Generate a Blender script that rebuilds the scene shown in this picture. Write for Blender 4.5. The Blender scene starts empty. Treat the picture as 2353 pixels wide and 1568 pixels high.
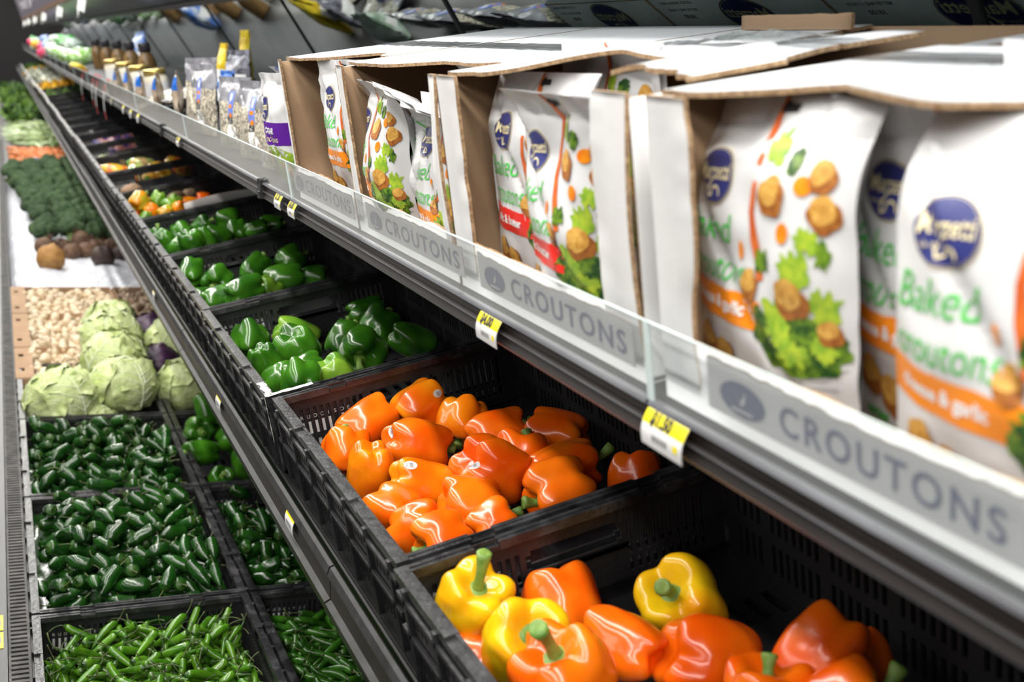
import bpy, bmesh, math, random
import numpy as np
from math import sin, cos, pi, radians, sqrt, atan2
from mathutils import Vector, Matrix, noise as mnoise
from mathutils.bvhtree import BVHTree

random.seed(7)
SC = bpy.context.scene
COL = SC.collection
H = 1.65                                   # eye height above the shop floor

# ------------------------------------------------------------------ camera
cam_d = bpy.data.cameras.new('camera')
cam_d.sensor_width = 36.0
cam_d.lens = 2600.0 / 2353.0 * 36.0
cam_d.clip_start = 0.02
cam_d.dof.use_dof = True
cam_d.dof.focus_distance = 1.62
cam_d.dof.aperture_fstop = 5.6
CAM = bpy.data.objects.new('camera', cam_d)
COL.objects.link(CAM)
RT = Vector((0.91144641, -0.40278325, 0.08385159))
UP = Vector((0.01727724, 0.24110313, 0.9703457))
FW = Vector((0.41105587, 0.88296939, -0.22671156))
CAM.matrix_world = Matrix(((RT.x, UP.x, -FW.x, 0), (RT.y, UP.y, -FW.y, 0), (RT.z, UP.z, -FW.z, H), (0, 0, 0, 1)))
SC.camera = CAM

# ------------------------------------------------------------------ world, lamps, exposure
SC.view_settings.view_transform = 'Standard'
SC.view_settings.look = 'None'
SC.view_settings.exposure = 0.0
SC.view_settings.gamma = 1.0
wd = bpy.data.worlds.new('shop_air')
SC.world = wd
wd.use_nodes = True
wd.node_tree.nodes['Background'].inputs[0].default_value = (0.80, 0.86, 1.0, 1)
wd.node_tree.nodes['Background'].inputs[1].default_value = 0.09


def strip_light(name, x, z, width, power, col=(1.0, 0.965, 0.90), y0=-6.0, y1=30.0):
    ld = bpy.data.lights.new(name, 'AREA')
    ld.shape = 'RECTANGLE'
    ld.size = width
    ld.size_y = y1 - y0
    ld.energy = power
    ld.color = col
    o = bpy.data.objects.new(name, ld)
    COL.objects.link(o)
    o.location = (x, (y0 + y1) / 2, z)
    d = Vector((0.45, 0, H - 0.4)) - Vector((x, 0, z))
    o.rotation_euler = (0, -atan2(d.x, -d.z), 0)
    return o


strip_light('ceiling_or_fill_light', -0.12, 2.95, 0.10, 560)
strip_light('ceiling_or_fill_light', -0.95, 2.95, 0.13, 420)
strip_light('ceiling_or_fill_light', -2.9, 3.15, 0.5, 260)  # unseen outer strip, added as soft fill


cl = strip_light('canopy_fill', 0.585, H + 0.205, 0.03, 44, (0.90, 0.96, 1.0))  # fill light added under the canopy to brighten mirror and box backs
cl.rotation_euler = (0, -0.25, 0)


# ------------------------------------------------------------------ frames of the three tiers
def frame(x, z, t):
    """Point at (s along the slope into the case, y along the aisle, h square to the slope)."""
    def f(s, y, h):
        return Vector((x + s * cos(t) - h * sin(t), y, z + s * sin(t) + h * cos(t)))
    return f


TU, TS = 0.2394, 0.209
CH = 0.125                                  # crate height
UPR = frame(0.3633, H - 0.4974, TU)         # rims of the upper crates
SHF = frame(0.46, H - 0.2355, TS)           # top of the shelf
RU = Matrix.Rotation(-TU, 4, 'Y')
RS = Matrix.Rotation(-TS, 4, 'Y')
ZL = H - 1.052                              # rims of the lower crates
Y0, PW = 1.0182, 0.6054
YL = 2.109


# ------------------------------------------------------------------ helpers
def link(name, me, parent=None, loc=None, rot=None):
    o = bpy.data.objects.new(name, me)
    COL.objects.link(o)
    if parent is not None:
        o.parent = parent
    if loc is not None:
        o.location = loc
    if rot is not None:
        o.rotation_euler = rot if not isinstance(rot, Matrix) else rot.to_euler()
    return o


def tag(o, label, cat, group=None, kind=None):
    if label:
        o['label'] = label
    if cat:
        o['category'] = cat
    if group:
        o['group'] = group
    if kind:
        o['kind'] = kind
    return o


def struct(o, kind='structure'):
    o['kind'] = kind
    return o


def kids(o):
    return [c for c in COL.objects if c.parent == o]


class MB:
    def __init__(s):
        s.v, s.f, s.m, s.sm = [], [], [], []

    def add(s, vs, fs, mat=0, smooth=True):
        o = len(s.v)
        s.v.extend([tuple(v) for v in vs])
        s.f.extend([tuple(i + o for i in f) for f in fs])
        s.m.extend([mat] * len(fs))
        s.sm.extend([smooth] * len(fs))

    def box(s, a, b, mat=0, M=None):
        x0, y0, z0 = a
        x1, y1, z1 = b
        vs = [Vector(p) for p in ((x0, y0, z0), (x1, y0, z0), (x1, y1, z0), (x0, y1, z0), (x0, y0, z1), (x1, y0, z1), (x1, y1, z1), (x0, y1, z1))]
        if M is not None:
            vs = [M @ v for v in vs]
        s.add(vs, [(0, 3, 2, 1), (4, 5, 6, 7), (0, 1, 5, 4), (1, 2, 6, 5), (2, 3, 7, 6), (3, 0, 4, 7)], mat, False)

    def grid(s, fn, nu, nv, mat=0, smooth=True, wrap=False, flip=False):
        vs = [fn(i / nu, j / nv) for j in range(nv + 1) for i in range(nu + (0 if wrap else 1))]
        n = nu if wrap else nu + 1
        fs = []
        for j in range(nv):
            for i in range(nu):
                a, b = j * n + i, j * n + (i + 1) % n
                q = (a, b, b + n, a + n)
                fs.append(q[::-1] if flip else q)
        s.add(vs, fs, mat, smooth)

    def tube(s, pts, rad, n=8, mat=0, cap=True):
        pts = [Vector(p) for p in pts]
        rings = []
        ref = Vector((0.31, 0.52, 0.79))
        for i, p in enumerate(pts):
            d = (pts[min(i + 1, len(pts) - 1)] - pts[max(i - 1, 0)]).normalized()
            if i == 0 and abs(d.dot(ref)) > 0.95:
                ref = Vector((0.9, -0.3, 0.1))
            a = d.cross(ref).normalized()
            b = d.cross(a)
            ref = -b.cross(d).cross(d).cross(d) if False else ref
            r = rad[i] if not isinstance(rad, (int, float)) else rad
            rings.append([p + a * (r * cos(2 * pi * k / n)) + b * (r * sin(2 * pi * k / n)) for k in range(n)])
        vs = [v for r in rings for v in r]
        fs = []
        for i in range(len(pts) - 1):
            for k in range(n):
                fs.append((i * n + k, i * n + (k + 1) % n, (i + 1) * n + (k + 1) % n, (i + 1) * n + k))
        if cap:
            fs.append(tuple(range(n))[::-1])
            fs.append(tuple((len(pts) - 1) * n + k for k in range(n)))
        s.add(vs, fs, mat)

    def lathe(s, prof, n=20, mat=0, M=None):
        vs = []
        for r, z in prof:
            for k in range(n):
                p = Vector((r * cos(2 * pi * k / n), r * sin(2 * pi * k / n), z))
                vs.append(M @ p if M is not None else p)
        fs = [(i * n + k, i * n + (k + 1) % n, (i + 1) * n + (k + 1) % n, (i + 1) * n + k) for i in range(len(prof) - 1) for k in range(n)]
        s.add(vs, fs, mat)

    def plate(s, P, us, vs, N, hole, mat=0):
        """A board with holes: cells of the grid us x vs, P(u, v) its front face, N its thickness."""
        nu, nv = len(us) - 1, len(vs) - 1
        fr = [P(u, v) for v in vs for u in us]
        bk = [p + N for p in fr]
        o = len(fr)
        n = nu + 1
        ok = [[not hole(i, j) for i in range(nu)] for j in range(nv)]
        fs = []
        g = lambda i, j: 0 <= i < nu and 0 <= j < nv and ok[j][i]
        for j in range(nv):
            for i in range(nu):
                if not ok[j][i]:
                    continue
                a, b, c, d = j * n + i, j * n + i + 1, (j + 1) * n + i + 1, (j + 1) * n + i
                fs.append((a, b, c, d))
                fs.append((d + o, c + o, b + o, a + o))
                if not g(i, j - 1): fs.append((b, a, a + o, b + o))
                if not g(i, j + 1): fs.append((d, c, c + o, d + o))
                if not g(i - 1, j): fs.append((a, d, d + o, a + o))
                if not g(i + 1, j): fs.append((c, b, b + o, c + o))
        s.add(fr + bk, fs, mat, False)

    def mesh(s, name, mats):
        me = bpy.data.meshes.new(name)
        me.from_pydata(s.v, [], s.f)
        for m in (mats if isinstance(mats, (list, tuple)) else [mats]):
            me.materials.append(m)
        me.polygons.foreach_set('material_index', s.m)
        me.polygons.foreach_set('use_smooth', s.sm)
        me.update()
        return me

    def obj(s, name, mats, parent=None, loc=None, rot=None):
        return link(name, s.mesh(name, mats), parent, loc, rot)


def text_mesh(txt, size, shear=0.0, bold=0.0, cut=0.0, align='CENTER', space=1.0):
    """Letters as a flat mesh in the XY plane."""
    cu = bpy.data.curves.new('letters', 'FONT')
    cu.body = txt
    cu.size = size
    cu.shear = shear
    cu.offset = bold
    cu.align_x = align
    cu.align_y = 'CENTER'
    cu.space_character = space
    cu.resolution_u = 4
    o = bpy.data.objects.new('letters', cu)
    COL.objects.link(o)
    dg = bpy.context.evaluated_depsgraph_get()
    me = bpy.data.meshes.new_from_object(o.evaluated_get(dg))
    bpy.data.objects.remove(o)
    bpy.data.curves.remove(cu)
    bm = bmesh.new()
    bm.from_mesh(me)
    bpy.data.meshes.remove(me)
    bmesh.ops.triangulate(bm, faces=bm.faces[:])
    if cut > 0:
        for _ in range(4):
            es = [e for e in bm.edges if e.calc_length() > cut]
            if not es:
                break
            bmesh.ops.subdivide_edges(bm, edges=es, cuts=1)
            bmesh.ops.triangulate(bm, faces=bm.faces[:])
    vs = [v.co.copy() for v in bm.verts]
    bm.verts.index_update()
    fs = [tuple(v.index for v in f.verts) for f in bm.faces]
    bm.free()
    return vs, fs


def nz(p, s=1.0, seed=0.0):
    return mnoise.noise(Vector((p[0] * s + seed * 7.13, p[1] * s - seed * 3.7, p[2] * s + seed * 1.9)))


# ------------------------------------------------------------------ materials
def mat(name, c1, c2=None, rough=0.5, spec=0.5, scale=20.0, detail=3.0, bump=0.0, bscale=None, metal=0.0, rand=0.0, coat=0.0,
        lo=0.35, hi=0.65, sss=0.0, trans=0.0, alpha=1.0, stretch=None, kind='noise', emit=0.0):
    m = bpy.data.materials.new(name)
    m.use_nodes = True
    nt = m.node_tree
    N, Lk = nt.nodes, nt.links
    b = N['Principled BSDF']
    b.inputs['Roughness'].default_value = rough
    b.inputs['Specular IOR Level'].default_value = spec
    b.inputs['Metallic'].default_value = metal
    b.inputs['Coat Weight'].default_value = coat
    b.inputs['Transmission Weight'].default_value = trans
    b.inputs['Alpha'].default_value = alpha
    if sss:
        b.inputs['Subsurface Weight'].default_value = sss
        b.inputs['Subsurface Radius'].default_value = (0.01, 0.006, 0.003)
        b.inputs['Subsurface Scale'].default_value = 0.5
    c1 = tuple(c1) + (1,)
    b.inputs['Base Color'].default_value = c1
    tc = N.new('ShaderNodeTexCoord')
    vec = tc.outputs['Object']
    oi = None
    if c2 is not None or bump or rand:
        oi = N.new('ShaderNodeObjectInfo')
        ad = N.new('ShaderNodeVectorMath')
        ad.operation = 'MULTIPLY_ADD'
        Lk.new(oi.outputs['Random'], ad.inputs[0])
        ad.inputs[1].default_value = (37.0, 17.0, 53.0)
        Lk.new(vec, ad.inputs[2])
        vec = ad.outputs[0]
        if stretch:
            mp = N.new('ShaderNodeMapping')
            mp.inputs['Scale'].default_value = stretch
            Lk.new(vec, mp.inputs[0])
            vec = mp.outputs[0]

    def tex(sc):
        if kind == 'voronoi':
            t = N.new('ShaderNodeTexVoronoi')
            t.inputs['Scale'].default_value = sc
            Lk.new(vec, t.inputs['Vector'])
            return t.outputs['Distance']
        t = N.new('ShaderNodeTexNoise')
        t.inputs['Scale'].default_value = sc
        t.inputs['Detail'].default_value = detail
        Lk.new(vec, t.inputs['Vector'])
        return t.outputs['Fac']
    if c2 is not None:
        r = N.new('ShaderNodeValToRGB')
        r.color_ramp.elements[0].position = lo
        r.color_ramp.elements[1].position = hi
        r.color_ramp.elements[0].color = c1
        r.color_ramp.elements[1].color = tuple(c2) + (1,)
        Lk.new(tex(scale), r.inputs[0])
        out = r.outputs[0]
        if rand:
            hv = N.new('ShaderNodeHueSaturation')
            mr = N.new('ShaderNodeMapRange')
            mr.inputs['To Min'].default_value = 1 - rand
            mr.inputs['To Max'].default_value = 1 + rand
            Lk.new(oi.outputs['Random'], mr.inputs[0])
            Lk.new(mr.outputs[0], hv.inputs['Value'])
            Lk.new(out, hv.inputs['Color'])
            out = hv.outputs[0]
        Lk.new(out, b.inputs['Base Color'])
    if bump:
        bp = N.new('ShaderNodeBump')
        bp.inputs['Strength'].default_value = bump
        bp.inputs['Distance'].default_value = 0.01
        Lk.new(tex(bscale or scale), bp.inputs['Height'])
        Lk.new(bp.outputs[0], b.inputs['Normal'])
    if emit:
        b.inputs['Emission Color'].default_value = c1
        b.inputs['Emission Strength'].default_value = emit
    return m


def clear_film(name, col, gloss=0.1, tint=0.0, rough=0.05):
    """Thin clear plastic: lets light straight through, mirrors some of it, with a little of its own colour."""
    m = bpy.data.materials.new(name)
    m.use_nodes = True
    nt = m.node_tree
    N, Lk = nt.nodes, nt.links
    N.remove(N['Principled BSDF'])
    tr = N.new('ShaderNodeBsdfTransparent')
    tr.inputs[0].default_value = tuple(1 - (1 - c) * 0.3 for c in col) + (1,)
    gl = N.new('ShaderNodeBsdfGlossy')
    gl.inputs['Roughness'].default_value = rough
    df = N.new('ShaderNodeBsdfDiffuse')
    df.inputs[0].default_value = tuple(col) + (1,)
    m1 = N.new('ShaderNodeMixShader')
    m2 = N.new('ShaderNodeMixShader')
    fr = N.new('ShaderNodeLayerWeight')
    fr.inputs[0].default_value = 0.5
    pw = N.new('ShaderNodeMath')
    pw.operation = 'POWER'
    pw.inputs[1].default_value = 4.5
    ml = N.new('ShaderNodeMath')
    ml.operation = 'ADD'
    ml.inputs[1].default_value = gloss
    ml.use_clamp = True
    Lk.new(fr.outputs['Facing'], pw.inputs[0])
    Lk.new(pw.outputs[0], ml.inputs[0])
    m1.inputs[0].default_value = tint
    Lk.new(tr.outputs[0], m1.inputs[1])
    Lk.new(df.outputs[0], m1.inputs[2])
    Lk.new(ml.outputs[0], m2.inputs[0])
    Lk.new(m1.outputs[0], m2.inputs[1])
    Lk.new(gl.outputs[0], m2.inputs[2])
    Lk.new(m2.outputs[0], N['Material Output'].inputs[0])
    return m


M = {}
M['black'] = mat('black_plastic', (0.012, 0.012, 0.014), (0.022, 0.022, 0.025), rough=0.42, spec=0.5, scale=9, bump=0.12, bscale=160)
M['rim'] = mat('worn_black_plastic', (0.014, 0.014, 0.016), (0.060, 0.060, 0.064), rough=0.29, spec=0.6, scale=28, detail=6, bump=0.15, bscale=120, lo=0.45, hi=0.72)
M['deck'] = mat('black_painted_steel', (0.008, 0.008, 0.009), (0.014, 0.014, 0.015), rough=0.5, spec=0.35, scale=12)
M['rail'] = mat('dark_bronze_moulding', (0.014, 0.011, 0.010), (0.022, 0.017, 0.016), rough=0.40, spec=0.28, scale=6)
M['rail_highlight'] = mat('rail_edge_highlight', (0.13, 0.135, 0.15), (0.08, 0.08, 0.09), rough=0.3, spec=0.6, scale=8)  # paler grey stands in for the highlights along the rail edges
M['grille'] = mat('dusty_black_grille', (0.028, 0.026, 0.026), (0.095, 0.088, 0.084), rough=0.6, scale=35, detail=5, lo=0.4, hi=0.75)
M['bumper'] = mat('grey_plastic_bumper', (0.03, 0.031, 0.034), (0.05, 0.05, 0.054), rough=0.4, scale=6)
M['steel'] = mat('dull_steel', (0.35, 0.36, 0.36), (0.2, 0.21, 0.21), rough=0.3, metal=1.0, scale=5, bump=0.05)
M['mirror'] = mat('dusty_mirror', (0.52, 0.57, 0.55), (0.36, 0.41, 0.39), rough=0.035, metal=1.0, scale=5, detail=4)
M['white_print'] = mat('white_print', (0.62, 0.62, 0.62), rough=0.5)
M['white'] = mat('white_card', (0.70, 0.70, 0.70), (0.63, 0.63, 0.64), rough=0.6, scale=8, bump=0.05, bscale=40)
M['tape'] = mat('torn_white_paper', (0.72, 0.71, 0.68), (0.5, 0.49, 0.47), rough=0.7, scale=60)
M['yellow_print'] = mat('yellow_print', (0.80, 0.68, 0.0), rough=0.4)
M['black_print'] = mat('black_print', (0.015, 0.015, 0.02), rough=0.5)
M['grey_print'] = mat('grey_print', (0.25, 0.25, 0.27), rough=0.5)
M['red_print'] = mat('red_print', (0.62, 0.03, 0.03), rough=0.4)
M['fence'] = clear_film('clear_acrylic', (0.8, 0.86, 0.88), gloss=0.02, tint=0.06)
M['edge'] = mat('acrylic_edge', (0.62, 0.72, 0.72), rough=0.25, spec=0.6)
# ------------------------------------------------------------------ shop floor and walls
mb = MB()
mb.box((-4, -5, -0.1), (2.2, 32, 0))
fl = mb.obj('floor', mat('shop_floor_tiles', (0.30, 0.28, 0.25), (0.36, 0.34, 0.31), rough=0.3, scale=3))
struct(fl)
mb = MB()
mb.box((1.25, -5, 0), (1.4, 32, 3.3))
struct(mb.obj('wall_right', mat('dark_wall_paint', (0.03, 0.03, 0.035), rough=0.7)))
mb = MB()
mb.box((-4, 31, 0), (2.2, 31.2, 3.4))
struct(mb.obj('wall_far', mat('dim_far_wall', (0.02, 0.018, 0.02), rough=0.8)))

# ------------------------------------------------------------------ the open refrigerated case
YA, YB = -0.3, 24.0
case = link('produce_display_case', None, loc=(0.4, 6.0, 0))
tag(case, 'long black open refrigerated produce case with two tiers and a mirrored shelf', 'display case')
CO = Vector((0.4, 6.0, 0))


def cpart(mb, name, m, label=None):
    o = mb.obj(name, m)
    o.parent = case
    o.matrix_parent_inverse = Matrix.Translation(-CO)
    if label:
        o['label'] = label
    return o


def extrude(prof, y0, y1, mb, mats, closed=True):
    """A moulding: profile points (x, z) swept along the aisle; mats one index per edge."""
    n = len(prof)
    vs = [(x, y0, z) for x, z in prof] + [(x, y1, z) for x, z in prof]
    for i in range(n if closed else n - 1):
        j = (i + 1) % n
        a = [vs[i], vs[j], vs[n + j], vs[n + i]]
        mb.add(a, [(0, 1, 2, 3)], mats[i] if isinstance(mats, (list, tuple)) else mats, False)
    if closed:
        mb.add(vs, [tuple(range(n))[::-1], tuple(range(n, 2 * n))], 0, False)


ZG = ZL + 0.0
# body: base, back, lower deck
mb = MB()
mb.box((0.0, YA, 0.02), (1.2, YB, ZL - 0.145))
cpart(mb, 'base', M['deck'])
mb = MB()
mb.box((1.08, YA, ZL - 0.145), (1.2, YB, 2.5))
cpart(mb, 'back_panel', M['deck'])
mb = MB()
mb.box((0.045, YA, ZL - 0.145), (1.08, YB, ZL - 0.135))
cpart(mb, 'lower_deck', M['deck'])
# front bumper and price moulding, outside the air grille
mb = MB()
mb.box((-0.052, YA, ZL - 0.50), (-0.004, YB, ZL - 0.012))
mb.box((-0.004, YA, ZL - 0.2), (0.0, YB, ZL + 0.003))
mb.box((0.0, YA, ZL - 0.2), (0.040, YB, ZL - 0.06))
cpart(mb, 'front_bumper', M['bumper'])
# slotted return air grille, in lengths
mb = MB()
y = 1.72
us = [0.0015, 0.0055, 0.033, 0.0375]
while y < 12.0:
    vs = [y]
    k = 0
    yy = y
    while yy < y + 1.2:
        vs += [yy + 0.0085, yy + 0.0158]
        yy += 0.0158
    vs.append(yy + 0.012)
    mb.plate(lambda u, v: Vector((u, v, ZL + 0.001)), us, vs, Vector((0, 0, -0.004)), lambda i, j: i == 1 and j % 2 == 1 and j < len(vs) - 2, 0)
    y = yy + 0.0145
mb.box((0.0015, y, ZL - 0.003), (0.0375, YB, ZL + 0.001))
cpart(mb, 'air_grille', M['grille'], 'dusty black slotted return air grille along the front edge')

# upper deck, tilted, with its moulded lip
mb = MB()
h0 = -CH
P = [UPR(-0.005, 0, h0 - 0.006), UPR(0.50, 0, h0 - 0.006), UPR(0.50, 0, h0 - 0.03), UPR(-0.005, 0, h0 - 0.03)]
extrude([(p.x, p.z) for p in P], YA, YB, mb, 0)
for k in range(4):
    a = UPR(-0.002 + k * 0.012, 0, h0 - 0.006)
    mb.box((a.x, YA, a.z - 0.002), (a.x + 0.004, YB, a.z + 0.003))
cpart(mb, 'upper_deck', M['deck'])
mb = MB()
lx, lz = 0.353, H - 0.588
pr = [(lx, lz), (lx + 0.005, lz + 0.002), (lx + 0.009, lz - 0.002), (lx + 0.016, lz - 0.045), (lx + 0.022, lz - 0.075), (lx + 0.010, lz - 0.08), (lx - 0.004, lz - 0.046), (lx + 0.003, lz - 0.042), (lx + 0.001, lz - 0.012), (lx - 0.003, lz - 0.010)]
ml = [1, 1, 0, 0, 0, 0, 1, 0, 0, 1]
y = 0.0
while y < YB:
    extrude(pr, y, y + 1.216, mb, ml)
    y += 1.22
cpart(mb, 'upper_deck_lip', [M['rail'], mat('lip_edge_highlight', (0.03, 0.03, 0.032), (0.015, 0.015, 0.015), rough=0.55, spec=0.25, scale=30)])  # lip edges coloured lighter to stand for their thin highlight line

# the shelf above, its price moulding
mb = MB()
P = [SHF(0.004, 0, 0), SHF(0.61, 0, 0), SHF(0.61, 0, -0.02), SHF(0.004, 0, -0.02)]
extrude([(p.x, p.z) for p in P], YA, YB, mb, 0)
cpart(mb, 'shelf', M['deck'])
mb = MB()
q = SHF(0, 0, 0)
sx, sz = q.x, q.z
pr = [(sx + 0.004, sz + 0.0015), (sx - 0.004, sz + 0.001), (sx - 0.005, sz - 0.002), (sx + 0.000, sz - 0.005), (sx + 0.001, sz - 0.013), (sx - 0.003, sz - 0.0145), (sx - 0.003, sz - 0.0162), (sx + 0.001, sz - 0.018), (sx - 0.002, sz - 0.0265), (sx - 0.001, sz - 0.0285), (sx + 0.02, sz - 0.0285), (sx + 0.02, sz - 0.004)]
ml = [1, 1, 0, 0, 0, 1, 0, 0, 1, 0, 0, 0]
seams = [-0.48, 0.722, 1.93, 3.14, 4.35, 5.56, 6.77, 7.98, 9.19, 10.4, 11.61, 12.8, 14.0, 15.2, 16.4, 17.6, 18.8, 20.0, 21.2, 22.4, 23.6]
for a, b in zip(seams[:-1], seams[1:]):
    extrude(pr, a + 0.0015, b - 0.0015, mb, ml)
cpart(mb, 'price_rail', [M['rail'], M['rail_highlight']], 'dark bronze price moulding with highlights painted along its edges')

# leaning mirror panels behind the shelf
ML = radians(36.5)
MX, MZ = 1.045, H - 0.1267
mdir = Vector((-sin(ML), 0, cos(ML)))
mnor = Vector((-cos(ML), 0, -sin(ML)))
for k, y in enumerate(np.arange(-0.545, 23, 1.4175)):
    mb = MB()
    A = Vector((MX, 0, MZ))
    for a, b, c0, c1, dn, mi in ((y + 0.006, y + 1.4115, 0.0, 0.400, 0.0, 0),):
        v = [A + mdir * c0 + Vector((0, a, 0)), A + mdir * c0 + Vector((0, b, 0)), A + mdir * c1 + Vector((0, b, 0)), A + mdir * c1 + Vector((0, a, 0))]
        w = [p - mnor * 0.004 for p in v]
        mb.add(v + w, [(0, 1, 2, 3), (7, 6, 5, 4), (0, 4, 5, 1), (1, 5, 6, 2), (2, 6, 7, 3), (3, 7, 4, 0)], 0, False)
    o = cpart(mb, 'mirror_panel', M['mirror'])
    mb = MB()
    for a, b, c0, c1 in ((y - 0.006, y + 0.006, -0.005, 0.405),):
        v = [A + mdir * c + Vector((0, yy, 0)) + mnor * n for n in (0.004, -0.006) for c, yy in ((c0, a), (c0, b), (c1, b), (c1, a))]
        mb.add(v, [(0, 1, 2, 3), (7, 6, 5, 4), (0, 4, 5, 1), (1, 5, 6, 2), (2, 6, 7, 3), (3, 7, 4, 0)], 0, False)
    cpart(mb, 'mirror_divider', M['deck'])
mb = MB()
for c0, c1, n0, n1 in ((-0.035, 0.004, 0.008, -0.01), (0.395, 0.419, 0.012, -0.02)):
    P = [A + mdir * c0 + mnor * n0, A + mdir * c1 + mnor * n0, A + mdir * c1 + mnor * n1, A + mdir * c0 + mnor * n1]
    extrude([(p.x, p.z) for p in P], YA, YB, mb, 0)
mb.box((1.035, YA, MZ - 0.25), (1.075, YB, MZ - 0.02))
cpart(mb, 'mirror_frame', M['deck'])

# canopy: underside, timber edge and painted fascia
cx, cz = 0.45, H + 0.255
tp = A + mdir * 0.417
mb = MB()
extrude([(tp.x, tp.z), (tp.x + 0.2, tp.z + 0.2), (cx + 0.02, cz + 0.06), (cx + 0.02, cz + 0.012)], YA, YB, mb, 0)
cpart(mb, 'canopy', mat('canopy_underside', (0.16, 0.17, 0.16), (0.09, 0.10, 0.09), rough=0.3, metal=0.6, scale=4))
mb = MB()
extrude([(cx, cz), (cx + 0.028, cz), (cx + 0.028, cz + 0.035), (cx - 0.010, cz + 0.035)], YA, YB, mb, 0)
cpart(mb, 'canopy_trim', mat('brown_timber_trim', (0.16, 0.085, 0.045), (0.10, 0.05, 0.03), rough=0.45, scale=20, stretch=(8, 0.6, 8)), 'brown timber trim along the foot of the canopy')
mb = MB()
extrude([(cx - 0.004, cz + 0.035), (cx + 0.02, cz + 0.035), (cx - 0.11, cz + 0.42), (cx - 0.134, cz + 0.42)], YA, YB, mb, 0)
cpart(mb, 'canopy_fascia', mat('dusky_purple_board', (0.045, 0.035, 0.06), (0.06, 0.048, 0.075), rough=0.6, scale=5), 'dusky purple canopy fascia with chalk strokes')
# chalk strokes at the far end of the fascia
mb = MB()
random.seed(3)
fd = Vector((-0.130, 0, 0.385)).normalized()
fn = Vector((-0.385, 0, -0.130)).normalized()
fo = Vector((cx - 0.004, 0, cz + 0.035))
for y in np.arange(11.0, 22.0, 0.5):
    pts = []
    for i in range(12):
        a = i / 11
        pts.append(fo + fd * (0.09 + 0.13 * a + 0.02 * sin(5 * a + y)) + fn * 0.003 + Vector((0, y + 0.10 * sin(a * 4.2 + y * 3), 0)))
    mb.tube(pts, 0.004, 5)
cpart(mb, 'chalk_strokes', mat('chalk', (0.42, 0.40, 0.44), rough=0.9))
# ------------------------------------------------------------------ black folding crates
CW, CD = 0.597, 0.40


def side_wall_mb(y, ny):
    """The short wall at local y, thickness towards ny; slots, a hand hole, a raised frame round it."""
    mb = MB()
    xs = [0.006, 0.030]
    for k in range(10):
        xs += [0.030 + k * 0.0105 + 0.0048, 0.030 + (k + 1) * 0.0105]
    xs += [0.142, 0.148, 0.252, 0.258]
    for k in range(10):
        xs += [0.265 + k * 0.0105, 0.265 + k * 0.0105 + 0.0057]
    xs += [0.394]
    xs = sorted(set(round(x, 5) for x in xs))
    zs = [0.004, 0.030, 0.046, 0.051, 0.070, 0.074, 0.091, 0.096, CH - 0.006]

    def hole(i, j):
        a, b = xs[i], xs[i + 1]
        m = (a + b) / 2
        z = (zs[j] + zs[j + 1]) / 2
        if 0.142 < m < 0.258:
            if 0.148 < m < 0.252:
                return 0.070 < z < 0.096
            return 0.074 < z < 0.091
        if (0.0348 < m < 0.136 and abs(b - a - 0.0057) < 4e-4) or (0.265 < m < 0.372 and abs(b - a - 0.0057) < 4e-4):
            return 0.046 > z > 0.030 or 0.051 < z < 0.096
        return False
    mb.plate(lambda u, v: Vector((u, y, v)), xs, zs, Vector((0, ny * 0.0035, 0)), hole)
    # frame round the hand hole and a foot ledge
    for sgn in (0, 1):
        yy0, yy1 = sorted((y - ny * 0.003, y))
        mb.box((0.136, yy0, 0.063), (0.264, yy1, 0.068))
        mb.box((0.006, yy0 - 0.002, 0.018), (0.394, yy1 + 0.002, 0.022))
    yy0, yy1 = sorted((y + ny * 0.0035, y + ny * 0.006))
    for x in (0.015, 0.2, 0.385):
        mb.box((x - 0.003, yy0, 0.004), (x + 0.003, yy1, 0.060))
    return mb


def long_wall_mb(x, nx):
    mb = MB()
    ys = [0.006]
    y = 0.022
    while y < CW - 0.03:
        ys += [y, y + 0.0065]
        y += 0.0125
    ys.append(CW - 0.006)
    zs = [0.004, 0.022, 0.058, 0.064, 0.072, 0.1, CH - 0.006]
    mb.plate(lambda u, v: Vector((x, u, v)), ys, zs, Vector((nx * 0.0035, 0, 0)), lambda i, j: i % 2 == 1 and j in (1, 4) and (i // 2) % 8 != 7)
    a, b = sorted((x + nx * 0.0035, x + nx * 0.009))
    for yy in np.linspace(0.03, CW - 0.03, 7):
        mb.box((a, yy - 0.004, 0.004), (b, yy + 0.004, CH - 0.01))
    mb.box((a, 0.006, 0.058), (b - 0.001, CW - 0.006, 0.064))
    mb.box((a, 0.006, 0.098), (b - 0.001, CW - 0.006, 0.104))
    return mb


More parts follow.
